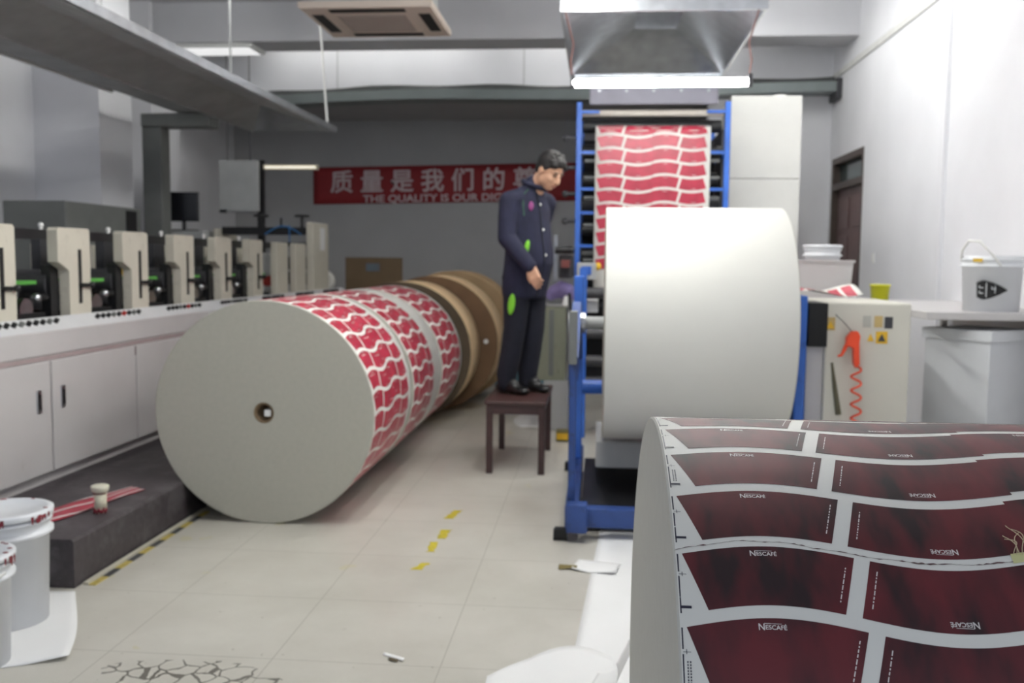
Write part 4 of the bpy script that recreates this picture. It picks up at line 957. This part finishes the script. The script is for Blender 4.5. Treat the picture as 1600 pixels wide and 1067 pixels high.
# ------------------------------------------------------------------ the man on the stool
def build_person():
    base = Vector((-.545, 6.56, .49)); A_ = radians(-33)
    Fv = Vector((cos(A_), sin(A_), 0)); Rv = Vector((Fv.y, -Fv.x, 0)); Z = Vector((0, 0, 1))
    def P(f, r, z): return base+Fv*f+Rv*r+Z*z
    ROT = Matrix((Fv, -Rv, Z)).transposed()     # columns: forward, left, up
    t = thing('person', 'man in navy workwear standing on the brown stool, looking down at the machine', 'person', base)
    def chain(b, pts, n=16):
        for (p, r), (q, s_) in zip(pts, pts[1:]): b.cyl(p, q, r, s_, n=n)
        for p, r in pts: b.ball(p, r, seg=n)
    shL, shR = P(.09, -.175, 1.32), P(.045, .178, 1.315)
    elR, wrR = P(.075, .245, 1.07), P(.25, .215, .885)
    elL, wrL = P(-.04, -.24, 1.06), P(-.02, -.215, .83)
    legs = {1: [P(.04, .085, .84), P(.035, .095, .47), P(-.03, .10, .08)], -1: [P(.05, -.085, .84), P(.06, -.085, .47), P(.01, -.09, .08)]}
    hc = P(.245, .0, 1.525)
    # -- body (one continuous skin)
    b = MB()
    chain(b, [(P(.05, 0, .88), .11), (P(.06, 0, 1.05), .10), (P(.06, 0, 1.25), .10), (P(.075, 0, 1.36), .08)])
    chain(b, [(P(.08, 0, 1.34), .07), (P(.14, 0, 1.42), .056), (P(.18, 0, 1.475), .054)])
    for s_, (sh_, el, wr) in ((1, (shR, elR, wrR)), (-1, (shL, elL, wrL))):
        chain(b, [(P(.07, 0, 1.34), .07), (sh_, .05), (el, .038), (wr, .027)])
    for s_ in (1, -1):
        h, k_, a_ = legs[s_]; chain(b, [(P(.045, s_*.06, .88), .09), (h, .075), (k_, .05), (a_, .036)])
        chain(b, [(a_, .036), (a_+Fv*.10-Z*.04, .03)])
    # head, tilted down
    pit = radians(32); HF = Fv*cos(pit)-Z*sin(pit); HU = Z*cos(pit)+Fv*sin(pit); HL = -Rv
    yaw = radians(6); HF, HL = HF*cos(yaw)-HL*sin(yaw), HL*cos(yaw)+HF*sin(yaw)
    HR = Matrix((HF, HL, HU)).transposed()
    def Q(f, l, u): return hc+HF*f+HL*l+HU*u
    b.ball(Q(-.012, 0, .03), 1, sc=(.098, .076, .100), rot=HR, seg=24)           # cranium
    b.ball(Q(.030, 0, -.035), 1, sc=(.066, .064, .085), rot=HR, seg=24)          # face
    b.ball(Q(.048, 0, -.092), 1, sc=(.036, .036, .026), rot=HR)                  # chin
    for l in (-1, 1):
        b.ball(Q(.006, l*.050, -.062), 1, sc=(.040, .016, .036), rot=HR)         # jaw
        b.ball(Q(.062, l*.036, -.030), 1, sc=(.026, .024, .022), rot=HR)         # cheek
        b.ball(Q(-.010, l*.076, -.012), 1, sc=(.017, .009, .031), rot=HR)        # ear
        b.ball(Q(.078, l*.030, .020), 1, sc=(.014, .026, .010), rot=HR)          # brow
    b.cyl(Q(.086, 0, .012), Q(.112, 0, -.034), .011, .015, n=12); b.ball(Q(.106, 0, -.036), .0165, seg=12)
    for l in (-1, 1): b.ball(Q(.094, l*.014, -.040), .010, seg=10)
    b.ball(Q(.082, 0, -.066), 1, sc=(.017, .026, .012), rot=HR)
    chain(b, [(P(.12, 0, 1.41), .058), (Q(-.03, 0, -.05), .055)])
    # hands
    def hand(wr, d, palm_n, side):
        d = d.normalized(); pn = (palm_n-d*palm_n.dot(d)).normalized(); w = d.cross(pn)*side
        m0 = wr+d*.055
        for k_ in range(4):
            o_ = (k_-1.5)*.019
            chain(b, [(wr+w*o_*.6, .019), (wr+d*.085+w*o_, .0145)], 10)
            L_ = (.068, .078, .072, .056)[k_]; c1 = wr+d*.088+w*o_
            bend = .35+.12*k_
            d1 = (d*cos(bend)+pn*sin(bend)); d2 = d*cos(bend*2.1)+pn*sin(bend*2.1); d3 = d*cos(bend*2.9)+pn*sin(bend*2.9)
            p1 = c1+d1*L_*.45; p2 = p1+d2*L_*.32; p3 = p2+d3*L_*.23
            chain(b, [(c1, .0105), (p1, .0095), (p2, .0088), (p3, .0075)], 10)
        th0 = wr+d*.028-w*.030; th1 = th0+(d*.7-w*.55+pn*.45).normalized()*.038; th2 = th1+(d*.9-w*.05+pn*.5).normalized()*.032
        chain(b, [(wr+d*.02, .018), (th0, .0155), (th1, .0115), (th2, .0095)], 10)
    hand(wrR+ (wrR-elR).normalized()*.012, Fv*.45-Z*.85+Rv*.05, -Rv*.8-Fv*.2, 1)
    hand(wrL+(wrL-elL).normalized()*.012, Fv*.35-Z*.9, Rv*.8-Fv*.2, -1)
    body = voxel(b, 'body', M_skin, t, .0055, 2)
    # features
    b = MB()
    for l in (-1, 1): b.ball(Q(.0845, l*.030, .003), 1, sc=(.008, .015, .0045), rot=HR, seg=10)
    b.build('eyes', mat('eye_dark', (30, 24, 22), .3), body)
    b = MB()
    for l in (-1, 1): b.ball(Q(.0875, l*.031, .024), 1, sc=(.007, .021, .0045), rot=HR, seg=10)
    b.build('eyebrows', M_hair, body)
    b = MB(); b.ball(Q(.094, 0, -.068), 1, sc=(.008, .021, .0055), rot=HR, seg=12); b.build('mouth', M_lip, body)
    # hair
    b = MB(); b.ball(Q(-.020, 0, .046), 1, sc=(.101, .083, .094), rot=HR, seg=24)
    b.ball(Q(.034, 0, .083), 1, sc=(.056, .064, .040), rot=HR); b.ball(Q(-.062, 0, -.01), 1, sc=(.050, .066, .06), rot=HR)
    for l in (-1, 1): b.ball(Q(-.006, l*.068, .034), 1, sc=(.042, .013, .036), rot=HR); b.ball(Q(.05, l*.045, .066), 1, sc=(.034, .026, .026), rot=HR)
    rnd = random.Random(5)
    for i in range(40):
        a = rnd.uniform(-1.2, 1.2); e_ = rnd.uniform(.2, 1.3); d_ = Vector((cos(e_)*cos(a+rnd.choice((0, 0, pi))), cos(e_)*sin(a), sin(e_)))
        c_ = Q(-.014, 0, .045)+HR @ Vector((d_.x*.092, d_.y*.078, d_.z*.092)); b.cyl(c_, c_+HR @ (d_*.014)+HF*.012, .009, .003, n=6)
    voxel(b, 'hair', M_hair, t, .006, 1)
    # jacket
    b = MB()
    def ov(f, z, rf, rl, h_=.07, r=0): b.ball(P(f, r, z), 1, sc=(rf, rl, h_), rot=ROT, seg=20)
    secs = [(.035, .66, .125, .165), (.038, .68, .140, .182), (.042, .74, .148, .188), (.055, .82, .156, .192), (.072, .90, .165, .194), (.075, .98, .160, .190), (.070, 1.08, .148, .186), (.064, 1.18, .140, .188), (.062, 1.27, .130, .190), (.064, 1.33, .112, .168), (.074, 1.38, .094, .125), (.092, 1.42, .078, .092), (.105, 1.44, .06, .07)]
    rings = []; NS = 28
    for f, z, rf, rl in secs:
        rings.append([P(f+rf*cos(2*pi*i/NS)*(1 if cos(2*pi*i/NS) > 0 else .92), rl*sin(2*pi*i/NS), z) for i in range(NS)])
    b.add([p for r_ in rings for p in r_], [(j*NS+i, j*NS+(i+1) % NS, (j+1)*NS+(i+1) % NS, (j+1)*NS+i) for j in range(len(secs)-1) for i in range(NS)]+[list(range(NS))[::-1], [(len(secs)-1)*NS+i for i in range(NS)]])
    chain(b, [(P(.09, 0, 1.38), .085), (P(.115, 0, 1.43), .074)])
    for sh_, el, wr in ((shR, elR, wrR), (shL, elL, wrL)):
        chain(b, [(sh_, .074), (sh_*.5+el*.5, .070), (el, .062), (el*.5+wr*.5, .056), (wr, .046)])
        chain(b, [(P(.08, 0, 1.36), .075), (sh_, .074)])
    jk = voxel(b, 'jacket', M_navy, t, .009, 3)
    b = MB(); cpts = []
    for i in range(25):
        a = -2.5+5.0*i/24; cpts.append(P(.122+.080*cos(a), -.078*sin(a), 1.438-.030*cos(a)))
    b.tube(cpts, .018, 8); b.build('collar', M_navy, jk)
    def front(z, l): # point on the jacket front
        for (f0, z0, a0, c0), (f1, z1, a1, c1) in zip(secs, secs[1:]):
            if z0 <= z <= z1:
                k_ = (z-z0)/(z1-z0); f_, rf, rl = f0+(f1-f0)*k_, a0+(a1-a0)*k_, c0+(c1-c0)*k_
                return P(f_+rf*sqrt(max(0, 1-(l/rl)**2)), l, z)
    b = MB(); b.tube([front(.68+.7*i/20, .035) for i in range(21)], .007, 6); b.build('placket', M_navyd, jk)
    for z in (1.30, 1.13, .96):
        b = MB(); b.ball(front(z, .02), .010, seg=10); b.build('button', M_white, jk)
    b = MB(); b.ball(front(1.285, .10), 1, sc=(.010, .026, .034), rot=ROT, seg=10); b.build('chest_badge', mat('magenta_badge', (150, 70, 130), .5), jk)
    # lime edging: pocket slash and neck piping
    b = MB(); b.ball(front(1.0, .150), 1, sc=(.016, .024, .062), rot=ROT @ Matrix.Rotation(.25, 3, 'Y'), seg=12); b.build('pocket_edging', M_lime, jk)
    b = MB(); b.tube([front(1.40, .09), front(1.36, .125), front(1.30, .145), front(1.22, .15)], .0045, 6); b.build('piping', mat('dark_green_piping', (36, 84, 52), .6), jk)
    # trousers
    b = MB()
    ov(.04, .80, .135, .165, .11)
    for s_ in (1, -1):
        h, k_, a_ = legs[s_]; chain(b, [(P(.04, s_*.075, .80), .112), (h-Z*.12, .098), (k_, .080), (k_*.5+a_*.5, .074), (a_+Z*.05, .072), (a_-Z*.012, .064)])
    tr = voxel(b, 'trousers', M_navyd, t, .009, 3)
    b = MB(); b.ball(legs[1][0]*.42+legs[1][1]*.58+Rv*.086+Fv*.03, 1, sc=(.030, .014, .075), rot=ROT @ Matrix.Rotation(.15, 3, 'Y'), seg=12); b.build('thigh_pocket_edging', M_lime, tr)
    # shoes
    for s_ in (1, -1):
        a_ = legs[s_][2]; b = MB(); g_ = Vector((a_.x, a_.y, .49))
        b.ball(g_+Fv*.035+Z*.066, 1, sc=(.075, .046, .048), rot=ROT); b.ball(g_-Fv*.03+Z*.042, 1, sc=(.06, .042, .040), rot=ROT); b.ball(g_+Fv*.06+Z*.040, 1, sc=(.085, .045, .038), rot=ROT); b.ball(g_+Fv*.135+Z*.030, 1, sc=(.062, .046, .028), rot=ROT)
        b.cyl(g_+Z*.04, g_+Z*.10, .042, .044, n=16)
        o = voxel(b, 'shoe', M_shoe, t, .006, 2)
        for v in o.data.vertices:
            if v.co.z < .003: v.co.z = .001
build_person()

# ------------------------------------------------------------------ near left: buckets, paper, cup
def near_bucket(label, x, y, r, h, k):
    t = lathe_bucket('paint_bucket', label, x, y, .004, r, h, lid=True, group=None)
    b = MB(); rnd = random.Random(k)
    for i in range(26):
        a = rnd.uniform(-2.6, .4); rr_ = r+.0145
        zt_ = h*(.965+.03*rnd.random()); ln = rnd.uniform(.008, .03); w = rnd.uniform(.003, .010)
        vs = []
        for da, z_ in ((-w, zt_), (w, zt_), (w*.5, zt_-ln), (-w*.5, zt_-ln)): vs.append((x+(rr_+.001)*cos(a+da/rr_), y+(rr_+.001)*sin(a+da/rr_), .004+z_))
        b.add(vs, [(0, 1, 2, 3)])
    for i in range(10):
        a = rnd.uniform(0, 6.28); q = r-.006
        b.ball((x+q*cos(a), y+q*sin(a), .004+h*1.012), .006, sc=(1.6, 1, .4), seg=8)
    b.build('ink_drips', M_redpaint, t)['kind'] = 'stuff'
    return t
near_bucket('white ink bucket beside the dark plinth, rear of the pair at lower left', -2.255, 3.37, .155, .435, 1)
t = near_bucket('white ink bucket with dark red drips, cut by the left edge at lower left', -2.15, 2.98, .145, .385, 2)
b = MB(); b.tube([(-2.15+.158*cos(a), 2.98+.158*sin(a), .34+.02*sin(a*2)) for a in [-.1-.2*i for i in range(14)]], .006, 8); b.build('handle', M_white, t)
b = MB()
def shfn(a, c_):
    p = [(-2.75, 2.62), (-1.825, 3.05), (-2.165, 3.70), (-2.95, 3.60)]
    x = (p[0][0]*(1-a)+p[1][0]*a)*(1-c_)+(p[3][0]*(1-a)+p[2][0]*a)*c_+.015*sin(c_*4); y = (p[0][1]*(1-a)+p[1][1]*a)*(1-c_)+(p[3][1]*(1-a)+p[2][1]*a)*c_
    return (x, y, .0025+.018*max(0, a-.86)/.14*max(0, .3-c_)*3)
b.shell(shfn, 30, 20, .0015); tag(b.build('paper_sheet', M_paperw), 'white paper sheet under the two ink buckets', 'paper')
t = thing('paper_cup', 'small cream cup with red stains standing on the dark plinth', 'cup', (-2.32, 4.18, .2135))
b = MB(); cx, cy, cz = -2.31, 4.16, .2128
b.lathe([(0, cz), (.027, cz), (.029, cz+.10), (.024, cz+.10), (.022, cz+.006), (0, cz+.006)], (cx, cy, 0), 'z', 28); b.build('body', mat('cream_cup', (214, 208, 186), .5, var=.04), t, fix=True)
b = MB(); b.lathe([(.0295, cz+.098), (.036, cz+.102), (.040, cz+.118), (.040, cz+.128), (.036, cz+.13), (0, cz+.128)], (cx, cy, 0), 'z', 28); b.lathe([(.0295, cz+.098), (0, cz+.098)], (cx, cy, 0), 'z', 28); b.build('lid', mat('cream_lid', (222, 218, 200), .5), t, fix=True)
b = MB()
for i in range(12):
    a = -3.0+i*.27; b.ball((cx+.028*cos(a), cy+.028*sin(a), cz+.012+.006*sin(i*2.3)), .008, sc=(.7, .7, 1.2), seg=8)
for i in range(10):
    a = -3.0+i*.3; b.ball((cx+.029*cos(a), cy+.029*sin(a), cz+.094), .004, seg=6)
b.build('red_stain', M_redpaint, t)
# red printed offcut lying on the plinth
PA = [(-2.62, 3.75), (-2.30, 4.62)]
def strip(a, c_):
    x = PA[0][0]+(PA[1][0]-PA[0][0])*a+.03*sin(a*5); y = PA[0][1]+(PA[1][1]-PA[0][1])*a; w = .24*(1-.55*a)
    return (x+w*(c_-.5)*.92-.03, y-w*(c_-.5)*.38, .2135+.004*abs(sin(a*7+c_*3))+.0012)
b = MB(); b.shell(lambda a, c_: (strip(a, 1-c_)), 24, 8, .0008); o = b.build('printed_offcut', M_redl)
b = MB()
for c0, c1, ph in ((.0, .10, 0), (.44, .54, 1.0), (.9, 1.0, 2)):
    b.grid(lambda a, c_: Vector(strip(a, max(0, min(1, c0+(c1-c0)*c_+.10*sin(a*9+ph)))))+Vector((0, 0, .0022)), 30, 2)
b.build('white_bands', M_ink, o)
tag(o, 'red and white printed paper offcut lying on the dark plinth by the cup', 'paper')

# ------------------------------------------------------------------ floor papers and marks
def fsheet(name, fn, label, m_=M_paperw, nu=16, nv=16, th=.0012, cat='paper'):
    b = MB(); b.shell(fn, nu, nv, th); return tag(b.build(name, m_), label, cat)
fsheet('paper_sheet', lambda a, c_: (-.115+.165*c_+(.50)*a*(1-.0*c_), 2.5+2.68*c_, .003+.02*max(0, c_-.9)*5*a*.0), 'long white sheet on the floor between the aisle and the closest roll')
def curl(a, c_):
    # sheet with its near edge curling up
    x = -.34+.50*a; y = 2.55+.78*c_*(1-.30*(2*(a-.62))**2)
    z = .006+.085*(1-c_)**2+.05*max(0, .25-a)**1.2*4*(.3+c_)+.02*sin(a*4)
    return (x, y, z)
fsheet('curled_paper', curl, 'curled white paper offcut on the floor at the bottom edge', th=.001)
def curl2(a, c_):
    ang = 1.9*a; r_ = .12
    return (-.03+.05*c_+r_*sin(ang)*.9, 2.72+.28*c_, .10+r_*(1-cos(ang))*.8-.03*c_)
fsheet('curled_paper', curl2, 'small upturned paper curl beside the closest roll', th=.001)
fsheet('paper_scrap', lambda a, c_: (-.10+.20*a+.03*c_, 4.22+.17*c_-.05*a, .003+.03*abs(a-.4)*(1-c_)), 'crumpled white scrap left of the long floor sheet', nu=8, nv=6)
fsheet('brown_scrap', lambda a, c_: (-.16+.085*a, 4.23+.075*c_*(1-.6*a), .003+.012*a), 'olive brown scrap touching the crumpled white scrap', m_=mat('olive_scrap', (120, 108, 62), .7), nu=6, nv=4)
fsheet('paper_scrap', lambda a, c_: (-.745+.085*a, 3.215-.05*a+.022*c_, .003+.004*a), 'tiny white scrap with a dark end in the middle of the floor', nu=6, nv=3)
fsheet('cup_scrap', lambda a, c_: (-.715+.035*a, 3.17+.02*c_-.012*a, .0045), 'dark end of the tiny white floor scrap', m_=mat('dark_scrap', (84, 74, 52), .7), nu=3, nv=3)
for i, (x, y, l, w, a, lb) in enumerate(((-.785, 5.10, .17, .05, .06, 'farthest of the yellow tape pieces on the aisle floor'), (-.775, 4.72, .16, .055, .0, 'second yellow tape piece from the far end, on the aisle floor'), (-.795, 4.50, .16, .04, -.02, 'third yellow tape piece from the far end, partly worn'), (-.795, 4.20, .10, .05, .1, 'nearest yellow tape piece on the aisle floor'))):
    b = MB(); rnd = random.Random(i+20); nseg = 9; vs = []
    for k in range(nseg+1):
        yy = y-l/2+l*k/nseg; ww = w/2*(.55+.6*rnd.random()); xx = x+a*(yy-y)*3+.006*rnd.random()
        vs += [(xx-ww, yy, .0004), (xx+ww, yy, .0004), (xx-ww, yy, .002), (xx+ww, yy, .002)]
    fs = []
    for k in range(nseg):
        o_ = 4*k; fs += [(o_+2, o_+3, o_+7, o_+6), (o_, o_+4, o_+5, o_+1), (o_, o_+2, o_+6, o_+4), (o_+1, o_+5, o_+7, o_+3)]
    fs += [(0, 1, 3, 2), (4*nseg, 4*nseg+2, 4*nseg+3, 4*nseg+1)]
    b.add(vs, fs); tag(b.build('tape_piece', M_tape), lb, 'tape', 'yellow tape pieces on the aisle floor')
